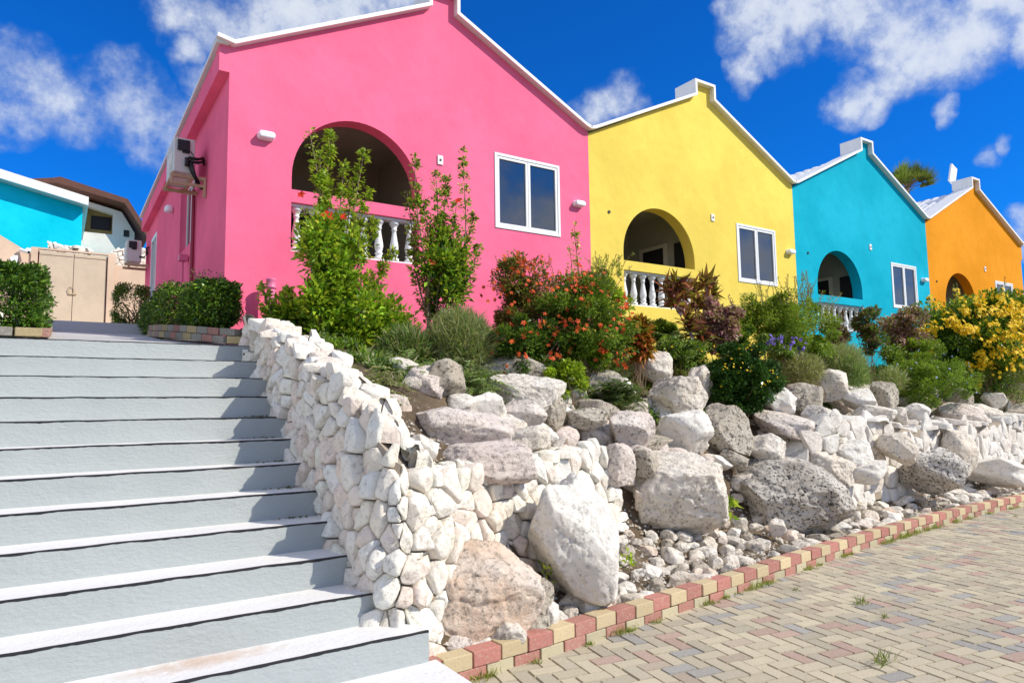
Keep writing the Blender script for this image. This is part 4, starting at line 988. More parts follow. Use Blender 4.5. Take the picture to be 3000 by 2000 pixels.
# ---------------------------------------------------------------- plants
def unit(a): return a/np.maximum(1e-6, np.linalg.norm(a, axis=-1, keepdims=True))
class Leaves:
    """many small leaves gathered into one foliage mesh (each leaf a folded 2-quad blade)"""
    def __init__(s): s.V = []; s.Cc = []
    def add(s, P, Dr, L, W, cols, up=None, fold=.25, jit=.12):
        """P base points, Dr direction, L length, W width, cols palette"""
        n = len(P)
        if n == 0: return
        P = np.asarray(P, float); Dr = unit(np.asarray(Dr, float)); L = np.broadcast_to(np.asarray(L, float), (n,))[:, None]; W = np.broadcast_to(np.asarray(W, float), (n,))[:, None]
        u = nr.normal(size=(n, 3))*.55+np.array([0, 0, 1.0]) if up is None else np.asarray(up)
        side = unit(np.cross(Dr, u)); nrm = unit(np.cross(side, Dr))
        tip = P+Dr*L-nrm*L*nr.uniform(0, .35, (n, 1)); mid = P+Dr*L*.45+nrm*L*.05
        l = mid+side*W*.5+nrm*W*fold; r = mid-side*W*.5+nrm*W*fold
        s.V.append(np.stack([P, r, tip, l], 1))
        c = np.array(cols)[nr.randint(0, len(cols), n)]*nr.uniform(1-jit*2, 1+jit*1.6, (n, 1)); s.Cc.append(np.clip(c, .002, 1))
    def build(s, name, m, parent=None):
        V = np.concatenate(s.V); Cc = np.concatenate(s.Cc); n = len(V)
        o_ = np.array(parent_origin(parent)); me = D.meshes.new(name)
        me.vertices.add(n*4); me.vertices.foreach_set('co', (V.reshape(-1, 3)-o_).ravel())
        me.loops.add(n*4); me.loops.foreach_set('vertex_index', np.arange(n*4, dtype=np.int32))
        me.polygons.add(n); me.polygons.foreach_set('loop_start', np.arange(0, n*4, 4, dtype=np.int32))
        me.update(calc_edges=True); me.materials.append(m)
        ca = me.color_attributes.new('Col', 'FLOAT_COLOR', 'CORNER'); ca.data.foreach_set('color', np.repeat(np.c_[Cc, np.ones(n)], 4, 0).ravel())
        o = D.objects.new(name, me); link(o, parent); return o
def sph(n): return unit(nr.normal(size=(n, 3)))
GREEN = [(0.172, 0.31, 0.023), (0.23, 0.391, 0.029), (0.115, 0.218, 0.017), (0.322, 0.46, 0.046)]
LIME = [(0.368, 0.529, 0.029), (0.483, 0.621, 0.04), (0.253, 0.414, 0.023), (0.552, 0.644, 0.057), (0.161, 0.299, 0.023)]
DARK = [(0.041, 0.108, 0.02), (0.061, 0.149, 0.027), (0.081, 0.189, 0.027), (0.027, 0.074, 0.016)]
FERN = [(0.23, 0.345, 0.115), (0.299, 0.414, 0.138), (0.172, 0.265, 0.092), (0.414, 0.46, 0.207)]
DRY = [(0.437, 0.38, 0.207), (0.529, 0.46, 0.276), (0.345, 0.322, 0.149), (0.276, 0.31, 0.115)]
PURP = [(.13,.045,.06), (.19,.06,.08), (.09,.04,.05), (.22,.09,.10)]
PINKL = [(.62,.28,.33), (.46,.17,.21), (.70,.44,.46), (.26,.17,.08), (.34,.11,.15)]
REDL = [(.28,.05,.035), (.18,.03,.03), (.38,.10,.06), (.12,.03,.035)]
YEL = [(.92,.66,.01), (.95,.72,.03), (.88,.56,.01)]
ORG = [(.75,.12,.02), (.80,.18,.03), (.65,.07,.02)]
RED = [(.75,.04,.02), (.8,.09,.03)]
VIO = [(.22,.14,.62), (.30,.20,.70)]
BLU = [(.30,.42,.70), (.42,.50,.75)]
def stemline(a, b, n=7, wob=.05, bend=None):
    a, b = np.array(a), np.array(b); pts = []
    ph = nr.uniform(0, 6, 3)
    for i in range(n+1):
        t = i/n; p = a+(b-a)*t; k = math.sin(t*math.pi)
        p = p+np.array([math.sin(t*5+ph[0]), math.sin(t*4+ph[1]), 0])*wob*k
        if bend is not None: p = p+np.array(bend)*k
        pts.append(p)
    return pts
def along(pts, n, lo=0, hi=1):
    P = np.array(pts); t = nr.uniform(lo, hi, n)*(len(P)-1); i = np.minimum(t.astype(int), len(P)-2); f = (t-i)[:, None]
    return P[i]*(1-f)+P[i+1]*f, unit(P[i+1]-P[i]), t/(len(P)-1)
def spray(lv, pts, n, L, W, cols, lo=0, rad=.03, rise=.8, taper=True, spread=1.0):
    p, d, t = along(pts, n, lo); h = nr.normal(size=(n, 3))*spread; h -= d*np.sum(h*d, 1, keepdims=True); h = unit(h)
    l = L*nr.uniform(.65, 1.2, n)*(1-.45*t if taper else 1)
    lv.add(p+h*rad*nr.uniform(.2, 1, (n, 1)), h+d*rise, l, l*W/L, cols)
def twigs(lv, pts, nt_, tl, nl, L, W, cols, lo=.1, tp=.6, mb=None, up=.5):
    p, d, t = along(pts, nt_, lo); 
    for i in range(nt_):
        h = nr.normal(size=3); h -= d[i]*h.dot(d[i]); h = h/np.linalg.norm(h); q = p[i]+(h+np.array([0, 0, up]))*tl*(1-tp*t[i])*nr.uniform(.5, 1.1)
        sp = stemline(p[i], q, 4, .02); spray(lv, sp, nl, L, W, cols, lo=.15, rad=.015)
        if mb is not None: mb.tube(sp, .004, 4)
def plant(name, base, label, cat='plant', group=None): return empty(name, tuple(base), label, cat, group)
def blossoms(P, size, cols, name, parent, petals=5):
    P = list(P)
    for q in P[:100]: blossom_mesh([q], size, cols, 'flower', parent, petals)
    if P[100:]: blossom_mesh(P[100:], size, cols, 'flowers', parent, petals)['kind'] = 'stuff'
def blossom_mesh(P, size, cols, name, parent, petals):
    lv = Leaves()
    for p in P:
        ax = unit(np.array([-.35, -1, .5])+nr.normal(size=3)*.45); a = unit(np.cross(ax, [0.1, .2, 1])); b = np.cross(ax, a); k = nr.uniform(.75, 1.2)*size
        th = np.arange(petals)*2*math.pi/petals+nr.uniform(0, 6); Dd = a*np.cos(th)[:, None]+b*np.sin(th)[:, None]+ax*.35
        lv.add(np.repeat([p], petals, 0), Dd, k, k*.8, cols, up=np.repeat([ax], petals, 0))
    return lv.build(name, M['petal'], parent)
def clump_bush(*a, **k):
    a = list(a); a[3] = int(a[3]*1.5); a[4] *= 1.45; a[5] *= 1.6
    if len(a) < 9 and 'nclump' in k: k['nclump'] = int(k['nclump']*1.15)
    return clump_bush_(*a, **k)
def clump_bush_(name, cen, rad, nleaf, L, W, cols, label, nclump=34, mat_=None, clr=.26, stems=6, ground=None, cat='bush', group=None, flowers=None, outward=.8, seed=None, droop=0.0, twig=M['wood'], spikes=0):
    """irregular bush: leaf clumps spread through an ellipsoid, gaps left between them"""
    cen, rad = np.array(cen, float), np.array(rad, float)
    gz = cen[2]-rad[2] if ground is None else ground
    if cen[0] > 2.2 and cen[1] < 9: gz = min(gz, terr(cen[0], cen[1])-.03)
    e = plant(name, (cen[0], cen[1], gz), label, cat, group); lv = Leaves()
    k = sph(nclump); k[:, 2] = np.where(k[:, 2] < -.93, -k[:, 2]*.6, k[:, 2]); rr = nr.uniform(.3, 1.02, nclump)[:, None]
    cc = cen+k*rr*rad; per = np.maximum(6, (nleaf/nclump*nr.uniform(.5, 1.6, nclump)).astype(int))
    for i in range(nclump):
        m_ = per[i]; cr = clr*nr.uniform(.6, 1.35)*rad.mean(); q = sph(m_)*np.sqrt(nr.uniform(0.05, 1, (m_, 1)))*cr*np.array([1, 1, .8])
        dr = unit(q)*.7+k[i]*outward+nr.normal(size=(m_, 3))*.5; dr[:, 2] += .25-droop
        tone = nr.uniform(.8, 1.15); l = L*nr.uniform(.6, 1.25, m_)
        lv.add(cc[i]+q, dr, l, l*W/L, [tuple(v*tone for v in c) for c in cols])
    mb = MB()
    for i in range(min(stems+6, nclump)):
        b0 = (cen[0]+nr.uniform(-.15, .15)*rad[0], cen[1]+nr.uniform(-.1, .1), gz-.05); sp = stemline(b0, cc[i], 5, .05); mb.tube(sp, [.014*(1-.7*j/5)*max(.5, rad.mean()) for j in range(6)], 5)
    if spikes:
        l2 = lv; m2 = mb
        for i in range(spikes):
            a = nr.uniform(0, 6.28); b0 = cen+np.array([math.cos(a)*rad[0]*.6, math.sin(a)*rad[1]*.5, rad[2]*.5]); b1 = b0+np.array([nr.normal()*.1, nr.normal()*.1, nr.uniform(.25, .6)*rad.mean()+.1])
            sp = stemline(b0, b1, 5, .03); m2.tube(sp, .004, 4); spray(l2, sp, 26, L*.9, W*.9, cols, rad=.01)
    lv.build('foliage', mat_ or M['leaf'], e); mb.build('stems', twig, e)
    if flowers:
        n_, sz, fc, spread = flowers; ii = nr.randint(0, nclump, n_); q = unit(cc[ii]-cen+np.array([-.15, -.45, .05 if n_ > 500 else .25])*rad)
        fp = cen+q*rad*nr.uniform(.85, 1.12, (n_, 1))+nr.normal(size=(n_, 3))*spread; blossoms(fp, sz, fc, 'flowers', e)
    return e

def B(px, py, Y): return np.array(at(px, py, Y))
def ell(x0, y0, x1, y1, Y, depth=.8):
    c = B((x0+x1)/2, (y0+y1)/2, Y); s = mpp(c); return c, np.array([(x1-x0)/2*s, (x1-x0)/2*s*depth, (y1-y0)/2*s])

# hibiscus: tall shrubs of upright leafy stems
def hibiscus(base_px, tips, Y, cols, label, nl, flowers, L=.075, low=None, bare=.0):
    b = B(*base_px, Y); e = plant('hibiscus_shrub', b, label, 'shrub', 'tall hibiscus shrubs in front of the pink house'); lv = Leaves(); mb = MB(); nl = int(nl*1.9); L = L*1.0
    for (tx, ty, wd, dens, lo) in tips:
        t = B(tx, ty, Y+nr.uniform(-.15, .15)); s0 = b+np.array([nr.uniform(-.16, .16), nr.uniform(-.12, .12), -.1]); sp = stemline(s0, t, 12, .04, bend=(nr.uniform(-.06, .06), 0, 0))
        mb.tube(sp, [.016*(1-.75*i/12) for i in range(13)], 6)
        spray(lv, sp, int(nl*dens*.7), L, L*.5, cols, lo=lo, rad=.06, rise=.55)
        twigs(lv, sp, int(24*dens), .34*wd, int(nl*dens/20), L, L*.5, cols, lo=lo, tp=.75, mb=mb, up=1.0)
    if low is not None:
        for (x0, y0, x1, y1, n_) in low:
            c, r_ = ell(x0, y0, x1, y1, Y-.1, .7)
            for _ in range(n_):
                q = c+sph(1)[0]*r_*nr.uniform(.35, 1); sp = stemline(b+np.array([nr.uniform(-.2, .2), 0, 0]), q, 5, .06); mb.tube(sp[2:], .005, 4); m_ = 150
                pq = q+sph(m_)*nr.uniform(.02, .20, (m_, 1)); lv.add(pq, unit(pq-q)+np.array([0, -.2, .5]), L*nr.uniform(.7, 1.3, m_), L*.5, [tuple(v*nr.uniform(.8, 1.15) for v in k) for k in cols])
    lv.build('foliage', M['leaf'], e); mb.build('stems', M['wood'], e)
    if flowers: blossoms([B(fx, fy, Y-.28) for fx, fy in flowers], .062, RED, 'flowers', e)
hibiscus((950, 1045), [(905, 380, .5, 1.1, .1), (935, 440, .5, .9, .15), (968, 385, .5, 1.2, .1), (1010, 475, .45, .9, .2), (1035, 530, .5, .8, .2), (1068, 434, .4, .9, .2), (1078, 560, .45, .8, .25), (888, 610, .5, .8, .2), (1100, 640, .5, .8, .25), (1150, 740, .6, .8, .25), (985, 640, .7, .9, .2), (940, 600, .7, .9, .15)], 7.0,
         LIME+LIME+GREEN, 'tall bright green hibiscus with high leafy leaders, covering the left of the arched balcony', 250, [(884, 572), (960, 633), (1008, 637)],
         low=[(865, 640, 1080, 820, 16), (880, 800, 1130, 1050, 32), (1060, 880, 1200, 1060, 12)])
hibiscus((1280, 1030), [(1192, 560, .45, .7, .3), (1216, 452, .35, .7, .35), (1240, 580, .5, .8, .25), (1275, 505, .4, 1.0, .2), (1308, 515, .4, 1.0, .25), (1338, 590, .5, .8, .25), (1356, 437, .3, .6, .3), (1388, 630, .5, .8, .3), (1402, 720, .4, .6, .3), (1300, 640, .6, .9, .25)], 7.1,
         GREEN+LIME+DARK, 'tall darker hibiscus with thin reaching stems, right of the brighter one', 230, [(1343, 590), (1266, 768)], low=[(1200, 680, 1390, 900, 14)])
hibiscus((1700, 1020), [(1682, 662, .3, .6, .35), (1668, 720, .3, .5, .4), (1690, 760, .4, .5, .4)], 7.6, LIME, 'thin sparse hibiscus stem rising beside the pink and yellow corner', 120, [(1696, 778)])
hibiscus((830, 960), [(770, 835, .5, .7, .3), (835, 850, .6, .9, .2), (880, 900, .8, 1.2, .2), (800, 905, .6, 1., .2)], 7.4, LIME, 'low straggling hibiscus behind the top of the stone wall', 150, [], low=[(800, 900, 930, 1010, 8), (930, 990, 1010, 1060, 5)])

# the two orange-flowered shrubs
c, r_ = ell(1405, 765, 1680, 1090, 6.9); clump_bush('flowering_shrub', c, r_, 9000, .032, .014, [(.10,.15,.03), (.16,.20,.04), (.24,.20,.06), (.22,.12,.05), (.30,.12,.06)], 'rust-tinged shrub with small orange flowers, just right of the dark hibiscus', nclump=60, clr=.24, flowers=(120, .030, ORG, .05), spikes=8, ground=c[2]-r_[2]-.2)
c, r_ = ell(1540, 800, 1860, 1120, 6.4); clump_bush('flowering_shrub', c, r_, 12000, .036, .014, [(.09,.17,.02), (.14,.24,.03), (.20,.30,.04), (.06,.12,.02)], 'feathery green shrub dotted with orange-red flower heads, left of the yellow balcony', nclump=70, clr=.24, flowers=(170, .032, ORG, .04), spikes=14, ground=c[2]-r_[2]-.2)
c, r_ = ell(1400, 930, 1660, 1130, 6.35); clump_bush('flowering_shrub', c, r_, 6500, .034, .014, DARK+[(.09,.17,.02)], 'dark low shrub with scattered orange flowers above the flat-topped dusty boulder', nclump=44, clr=.26, flowers=(46, .032, ORG, .03))
c, r_ = ell(1700, 760, 1850, 960, 7.3); clump_bush('wispy_shrub', c, r_, 3600, .04, .013, LIME, 'wispy yellow-green shrub with thin upright shoots at the pink and yellow corner', nclump=26, clr=.3, spikes=22)
c, r_ = ell(1835, 935, 1905, 1045, 6.3); clump_bush('croton', c, r_, 900, .11, .035, [(.50,.08,.02), (.62,.20,.03), (.30,.04,.02), (.12,.10,.02)], 'small croton with red and orange leaves under the yellow balcony', nclump=16, clr=.4)

# feathery and ferny plants behind the white wall
def ferny(name, x0, y0, x1, y1, Y, n, label, cols=FERN, fl=.40, leaflets=54, cat='fern'):
    c, r_ = ell(x0, y0, x1, y1, Y, .7); e = plant(name, (c[0], c[1], c[2]-r_[2]), label, cat); lv = Leaves(); mb = MB()
    for _ in range(n):
        b = c+sph(1)[0]*r_*nr.uniform(.1, .85); b[2] -= r_[2]*.15; az = nr.uniform(0, 6.28); el = nr.uniform(.15, 1.0); l = fl*nr.uniform(.6, 1.2)
        dr = np.array([math.cos(az)*math.cos(el), math.sin(az)*math.cos(el), math.sin(el)]); pts = [b+dr*l*t-np.array([0, 0, .45*l*t*t]) for t in np.linspace(0, 1, 6)]
        mb.tube(pts, .0022, 3); p, d, t = along(pts, leaflets, .08); sd = unit(np.cross(d, [0, 0, 1.0]))*np.where(np.arange(leaflets) % 2 == 0, 1, -1)[:, None]
        ll = .075*(1-.7*t)*nr.uniform(.8, 1.2, leaflets); k = nr.uniform(.75, 1.2); lv.add(p, sd+d*.55+nr.normal(size=(leaflets, 3))*.12, ll*1.15, .012, [tuple(v*k for v in q) for q in cols])
    lv.build('fronds', M['leaf'], e); mb.build('frond_stems', M['wood'], e); return e
ferny('fern_bush', 1060, 1040, 1330, 1185, 5.9, 230, 'arching grey-green fern fronds spreading just behind the white stone wall')
ferny('fern_bush', 1300, 1080, 1440, 1190, 5.8, 90, 'fern fronds drooping over the smooth grey-topped boulder')
ferny('fern_bush', 1010, 1075, 1130, 1190, 5.35, 60, 'small fern in the earth right behind the sloping wall top', cols=FERN+DRY)
ferny('fern_bush', 1600, 1090, 1720, 1200, 6.1, 70, 'dark green fern tuft right of the wide upper boulder')
ferny('fern_bush', 1730, 1100, 1880, 1215, 5.95, 110, 'fern growing from the shady gap left of the dome-shaped boulder', cols=[(.07,.13,.04), (.11,.17,.05)])
ferny('fern_bush', 1930, 960, 2010, 1050, 6.7, 26, 'small pale fern under the red-leaved plants')
def wispy(x0, y0, x1, y1, Y, n, label, cols, L=.22, W=.005, name='grassy_plant', cat='plant'):
    c, r_ = ell(x0, y0, x1, y1, Y, .7); e = plant(name, (c[0], c[1], c[2]-r_[2]), label, cat); lv = Leaves()
    k = c+sph(n)*r_*nr.uniform(.1, 1, (n, 1))**.6*.85; dr = unit((k-c)/r_)*.6+nr.normal(size=(n, 3))*.5+np.array([0, 0, .8])
    n2 = 1; l = L*1.1*nr.uniform(.4, 1.2, n); lv.add(k, dr, l, W*1.7*nr.uniform(.7, 1.4, n), cols, fold=.1); lv.build('blades', M['leaf'], e); return e
wispy(1230, 900, 1470, 1150, 6.5, 14000, 'tall wispy olive-green bush with thin needle leaves right of the hibiscus', FERN+DRY, .15, .005, 'needle_bush', 'bush')
wispy(1090, 960, 1300, 1110, 6.6, 6500, 'thin-leaved dark bush at the foot of the hibiscus', FERN+DARK+DRY, .13, .006, 'needle_bush', 'bush')
wispy(1060, 1110, 1260, 1200, 5.6, 2600, 'brownish creeping undergrowth between the white wall and the ferns', DRY+FERN+[(.12,.09,.05)], .10, .008, 'undergrowth')
wispy(980, 1060, 1120, 1190, 6.0, 900, 'dry brown twiggy undergrowth in the shade behind the sloping wall', DRY+[(.10,.07,.04)], .14, .005, 'dry_undergrowth')
wispy(2370, 1010, 2560, 1130, 6.5, 5200, 'olive grassy tuft among the rocks below the turquoise house', FERN+DRY, .16, .005)
wispy(2470, 1060, 2560, 1150, 6.2, 1600, 'small grey-green grass clump beside the pale low boulder', FERN, .13, .005)
wispy(2260, 1030, 2440, 1140, 6.4, 4200, 'dry brownish bush on the rocks right of the dark green lantana', DRY+[(.22,.20,.06)], .10, .006, 'dry_bush', 'bush')
wispy(2560, 1075, 2670, 1160, 6.3, 1800, 'olive grass above the tan pitted boulder', FERN+DRY, .12, .005)
wispy(1700, 1050, 1880, 1120, 6.5, 1800, 'pale dry groundcover between the orange-flowered shrub and the dome-shaped boulder', DRY+FERN, .09, .007)
wispy(2385, 1250, 2470, 1340, 5.35, 2600, 'brown bird-nest-like bundle of dead twigs in a dark hollow between boulders', [(.12,.075,.035), (.18,.12,.06), (.07,.045,.02)], .12, .005, 'dead_twigs', 'twigs')

# cordylines: blade rosettes on thin stems
def rosette(lv, c, n, L, W, cols, up=.6):
    th = nr.uniform(0, 6.28, n); el = nr.uniform(-.1, 1.35, n); dr = np.stack([np.cos(th)*np.cos(el), np.sin(th)*np.cos(el), np.sin(el)], 1); l = L*nr.uniform(.6, 1.15, n)
    P = np.repeat([c], n, 0)+dr*.01; lv.add(P, dr, l, W*nr.uniform(.7, 1.2, n), cols, fold=.35)
    lv.add(P+np.array([0, 0, -.04]), dr*np.array([1, 1, .4]), l*.8, W*.8, cols, fold=.3)
for (name, heads, base, Y, label) in [
    ('cordyline', [(1984, 838), (1975, 895), (2000, 868), (1968, 850)], (1996, 925), 6.9, 'tallest dark red cordyline in front of the white balusters of the yellow house'),
    ('cordyline', [(2032, 862), (2045, 895)], (2036, 945), 6.95, 'middle dark red cordyline on a pale stem'),
    ('cordyline', [(2068, 835), (2080, 868), (2065, 900)], (2062, 930), 7.0, 'right-hand dark red cordyline with spreading leaves'),
    ('cordyline', [(2020, 965), (2045, 985), (2060, 1005), (2010, 940)], (2040, 1030), 6.6, 'low bronze cordyline at the left of the pink-leaved bush')]:
    b = B(*base, Y); e = plant(name, b, label, 'plant', 'red-leaved cordylines'); lv = Leaves(); mb = MB()
    for (hx, hy) in heads:
        t = B(hx, hy, Y+nr.uniform(-.1, .1)); sp = stemline(b, t, 6, .02); mb.tube(sp, .012, 6); rosette(lv, t, 22, .30, .062, REDL+([(.30,.22,.06)] if base[1] > 1000 else []))
    lv.build('leaves', M['leaf'], e); mb.build('stem', M['greystem'], e)

c, r_ = ell(2050, 875, 2175, 1040, 6.6); clump_bush('variegated_bush', c, r_, 4800, .045, .022, PINKL, 'rounded bush with pink and maroon leaves next to the cordylines', nclump=44, clr=.3, spikes=4)
c, r_ = ell(2550, 915, 2750, 1090, 6.9); clump_bush('variegated_bush', c, r_, 4500, .045, .022, PINKL+PURP, 'rounded pink-purple bush left of the big yellow-flowered one', nclump=40, clr=.3)
c, r_ = ell(2140, 840, 2455, 1090, 6.8); clump_bush('feathery_bush', c, r_, 15000, .038, .012, [(.15,.26,.02), (.22,.34,.03), (.11,.20,.02), (.28,.36,.05)], 'wide feathery bright green bush between the yellow and turquoise houses', nclump=90, clr=.22, spikes=26, ground=c[2]-r_[2]-.1)
e = plant('feathery_branches', B(2260, 900, 7.0), 'two long thin leafy branches reaching left over the yellow wall', 'branch'); lv = Leaves(); mb = MB()
for (x0, y0, x1, y1) in ((2290, 890, 2165, 865), (2290, 915, 2160, 895)):
    sp = [B(x0+(x1-x0)*t, y0+(y1-y0)*t-14*math.sin(t*3.0), 7.1) for t in np.linspace(0, 1, 7)]; mb.tube(sp, .004, 4); spray(lv, sp, 130, .045, .010, LIME, rad=.01, rise=.3)
lv.build('foliage', M['leaf'], e); mb.build('stems', M['wood'], e)
hib = plant('purple_leaved_shrub', B(2390, 1000, 7.3), 'upright shrub with mixed green and dark purple leaves in front of the turquoise corner', 'shrub'); lv = Leaves(); mb = MB()
for (tx, ty) in ((2330, 808), (2352, 800), (2362, 792), (2372, 830), (2410, 850), (2440, 862), (2465, 860), (2345, 860)):
    sp = stemline(B(2385, 980, 7.3), B(tx, ty, 7.3+nr.uniform(-.1, .1)), 7, .04); mb.tube(sp, .006, 5); spray(lv, sp, 170, .055, .022, GREEN+PURP+[(.16,.26,.03)], lo=.3, rad=.05)
lv.build('foliage', M['leaf'], hib); mb.build('stems', M['wood'], hib)
c, r_ = ell(2415, 915, 2490, 1040, 7.0); clump_bush('purple_shrub', c, r_, 1500, .05, .02, PURP, 'dark purple-leaved shrub in front of the turquoise balusters', nclump=20, clr=.36, spikes=4)
c, r_ = ell(2505, 900, 2585, 1060, 7.0); clump_bush('purple_shrub', c, r_, 1600, .05, .02, PURP+DARK, 'dark purple shrub with upright shoots against the turquoise wall', nclump=18, clr=.36, spikes=9)
c, r_ = ell(2050, 1005, 2290, 1220, 6.05); clump_bush('lantana', c, r_, 14000, .030, .020, DARK+[(.07,.16,.02)], 'dense dark green lantana with tiny yellow flowers spilling between the boulders', nclump=80, clr=.24, mat_=M['leafdark'], flowers=(45, .016, YEL, .03))
c, r_ = ell(1900, 1000, 2080, 1075, 6.6); clump_bush('groundcover_bush', c, r_, 5200, .028, .016, DARK+GREEN+FERN, 'low dark green cover below the cordylines', nclump=40, clr=.3, flowers=(8, .018, YEL, .02))
c, r_ = ell(2190, 985, 2350, 1050, 6.6); clump_bush('purple_flowered_plant', c, r_, 3200, .035, .014, GREEN+FERN, 'low green plant with violet flowers in front of the feathery bush', nclump=30, clr=.3, flowers=(34, .034, VIO, .04))
c, r_ = ell(2555, 1010, 2830, 1200, 6.5, 1.0); clump_bush('groundcover_bush', c, r_, 17000, .030, .012, GREEN+[(.07,.14,.03), (.17,.25,.06)], 'wide mound of green ground cover with a few pale blue flowers below the yellow-flowered bush', nclump=110, clr=.2, flowers=(26, .022, BLU, .03), outward=.5)
c, r_ = ell(2590, 1000, 2740, 1080, 6.8); clump_bush('groundcover_bush', c, r_, 4200, .035, .022, GREEN+LIME, 'leafy green bush with three yellow blooms under the pink-purple bush', nclump=32, clr=.3, flowers=(9, .05, YEL, .02))
c, r_ = ell(2800, 1040, 3060, 1190, 6.5); clump_bush('groundcover_bush', c, r_, 9000, .028, .010, DRY+GREEN, 'thin olive and brown ground cover at the far right of the bank', nclump=70, clr=.24)
c, r_ = ell(2640, 860, 3060, 1140, 6.9, .8); clump_bush('yellow_flowered_bush', c, r_, 17000, .055, .024, GREEN+DARK, 'huge bush covered in bright yellow trumpet flowers in front of the orange house', nclump=95, clr=.22, flowers=(1500, .05, YEL, .05), spikes=6, ground=c[2]-r_[2]-.1)
c, r_ = ell(2865, 885, 2925, 940, 7.6); clump_bush('red_leaved_bush', c, r_, 900, .06, .03, [(.35,.02,.02), (.22,.015,.02), (.42,.05,.03)], 'small crimson-leaved bush left of the orange house window', nclump=16, clr=.38)
c, r_ = ell(2925, 870, 3060, 985, 7.6); clump_bush('red_leaved_bush', c, r_, 3600, .06, .03, [(.35,.02,.02), (.22,.015,.02), (.42,.05,.03), (.12,.01,.01)], 'larger crimson-leaved bush at the right edge below the orange house window', nclump=34, clr=.32)
c, r_ = ell(2900, 900, 3040, 970, 7.3); clump_bush('wispy_shrub', c, r_, 1800, .05, .03, [(.36,.40,.08), (.28,.34,.05)], 'pale lime-leaved shrub between the crimson bushes', nclump=20, clr=.3)

for (x0, y0, x1, y1, Y, n_, lab) in [(1120, 985, 1260, 1075, 6.9, 5200, 'low bright green leafy plant at the foot of the two tall hibiscuses'), (840, 1000, 960, 1075, 6.7, 3000, 'lime-green plant hanging over the back of the white wall'),
    (2330, 985, 2440, 1060, 6.8, 3600, 'low green plant under the feathery bush by the turquoise house'), (1640, 985, 1790, 1075, 6.2, 4200, 'fine-leaved green plant with orange flowers hanging over the bank'), (1600, 1060, 1720, 1170, 5.95, 3000, 'yellow-green creeper trailing over the dark gap right of the wide upper boulder'),
    (2100, 935, 2200, 1030, 6.9, 3600, 'dark green bush behind the pink-leaved one'), (1900, 930, 1990, 1010, 7.0, 3000, 'green bush at the foot of the tallest cordyline'), (2820, 1000, 2990, 1120, 6.4, 5200, 'dark leafy mass under the yellow trumpet flowers')]:
    c, r_ = ell(x0, y0, x1, y1, Y); clump_bush('leafy_plant', c, r_, n_, .034, .016, LIME if 'lime' in lab or 'bright' in lab or 'yellow-green' in lab else (DARK+GREEN if 'dark' in lab else GREEN), lab, nclump=30, clr=.3, cat='plant', flowers=(24, .03, ORG, .02) if 'orange' in lab else None)
# low green mat where plants root on the bank: uncountable ground cover
lv = Leaves(); n = 60000; xs_ = 2.3+nr.uniform(0, 1, n)**1.2*20; tt_ = nr.uniform(2.0, 5.1, n); keep = nr.uniform(0, 1, n) < np.clip((tt_-1.7)/.8, 0, 1)
P = []; 
for x, t in zip(xs_[keep], tt_[keep]):
    y = yk(x)+t
    if y > 8.95 or noise.noise(Vector((x*1.1, y*1.1, 7))) < -.12: continue
    P.append((x, y, terr(x, y)-.01))
P = np.array(P); dr = nr.normal(size=P.shape)*.6+np.array([0, 0, 1]); lv.add(P, dr, nr.uniform(.05, .17, len(P)), .018, GREEN+FERN+DRY+DARK)
for _ in range(1500):
    x = 2.2+rng.random()**1.2*14; t = rng.uniform(1.75, 3.6)
    if x < 4.5: t += .25
    y = yk(x)+t; nv = noise.noise(Vector((x*.9, y*.9, 3)))
    if nv < -.18 or y > 8.9: continue
    m_ = 70; rr_ = rng.uniform(.07, .17); q = sph(m_)*nr.uniform(.2, 1, (m_, 1))*rr_; q[:, 2] = np.abs(q[:, 2])*.8
    pal = [GREEN, DARK, FERN, DRY+GREEN, DARK+GREEN][int((nv+.2)*9+rng.random()*2) % 5]
    lv.add(np.array([x, y, terr(x, y)])+q, unit(q)+nr.normal(size=(m_, 3))*.5+np.array([0, 0, .5]), nr.uniform(.03, .06, m_), .022, pal)
tag(lv.build('ground_cover', M['leaf']), 'thin grass and weeds covering the earth between the shrubs', 'ground cover', kind='stuff')

# clipped hedges at the top of the steps
def hedge(name, c, r_, n, label, cols=DARK+GREEN, L=.045, box=.55):
    e = plant(name, (c[0], c[1], c[2]-r_[2]), label, 'hedge'); lv = Leaves(); q = sph(n); q = np.sign(q)*np.abs(q)**box; q = q/np.max(np.abs(q)**1.0+0, axis=1, keepdims=True)**.45
    bumpy = np.array([1+.13*noise.noise(Vector(v)*2.2)+.06*noise.noise(Vector(v)*6) for v in q])[:, None]; dep = nr.uniform(.78, 1.03, (n, 1))
    P = np.array(c)+q*np.array(r_)*bumpy*dep; lv.add(P, unit(q)*.8+nr.normal(size=(n, 3))*.5+np.array([0, 0, .35]), L*nr.uniform(.6, 1.3, n), L*.48, cols)
    lv.build('foliage', M['leafdark'], e); mb = MB()
    for _ in range(14): mb.tube(stemline((c[0]+nr.uniform(-.6, .6)*r_[0], c[1]+nr.uniform(-.6, .6)*r_[1], c[2]-r_[2]-.05), np.array(c)+sph(1)[0]*np.array(r_)*.7, 5, .05), .012, 5)
    mb.build('stems', M['wood'], e); return e
hedge('hedge', (-.66, 8.25, 2.62), (.56, .80, .33), 22000, 'rounded glossy green hedge on the brick edge left of the path', cols=[(.07,.16,.015), (.10,.22,.02), (.045,.11,.012), (.16,.28,.03)])
hedge('hedge', (1.42, 8.35, 2.74), (.25, .62, .25), 12000, 'dark hedge beside the shaded wall of the pink house', box=.8)
hedge('hedge', (1.30, 10.6, 2.92), (.30, 1.6, .26), 11000, 'far part of the dark hedge running back along the pink house', box=.8)
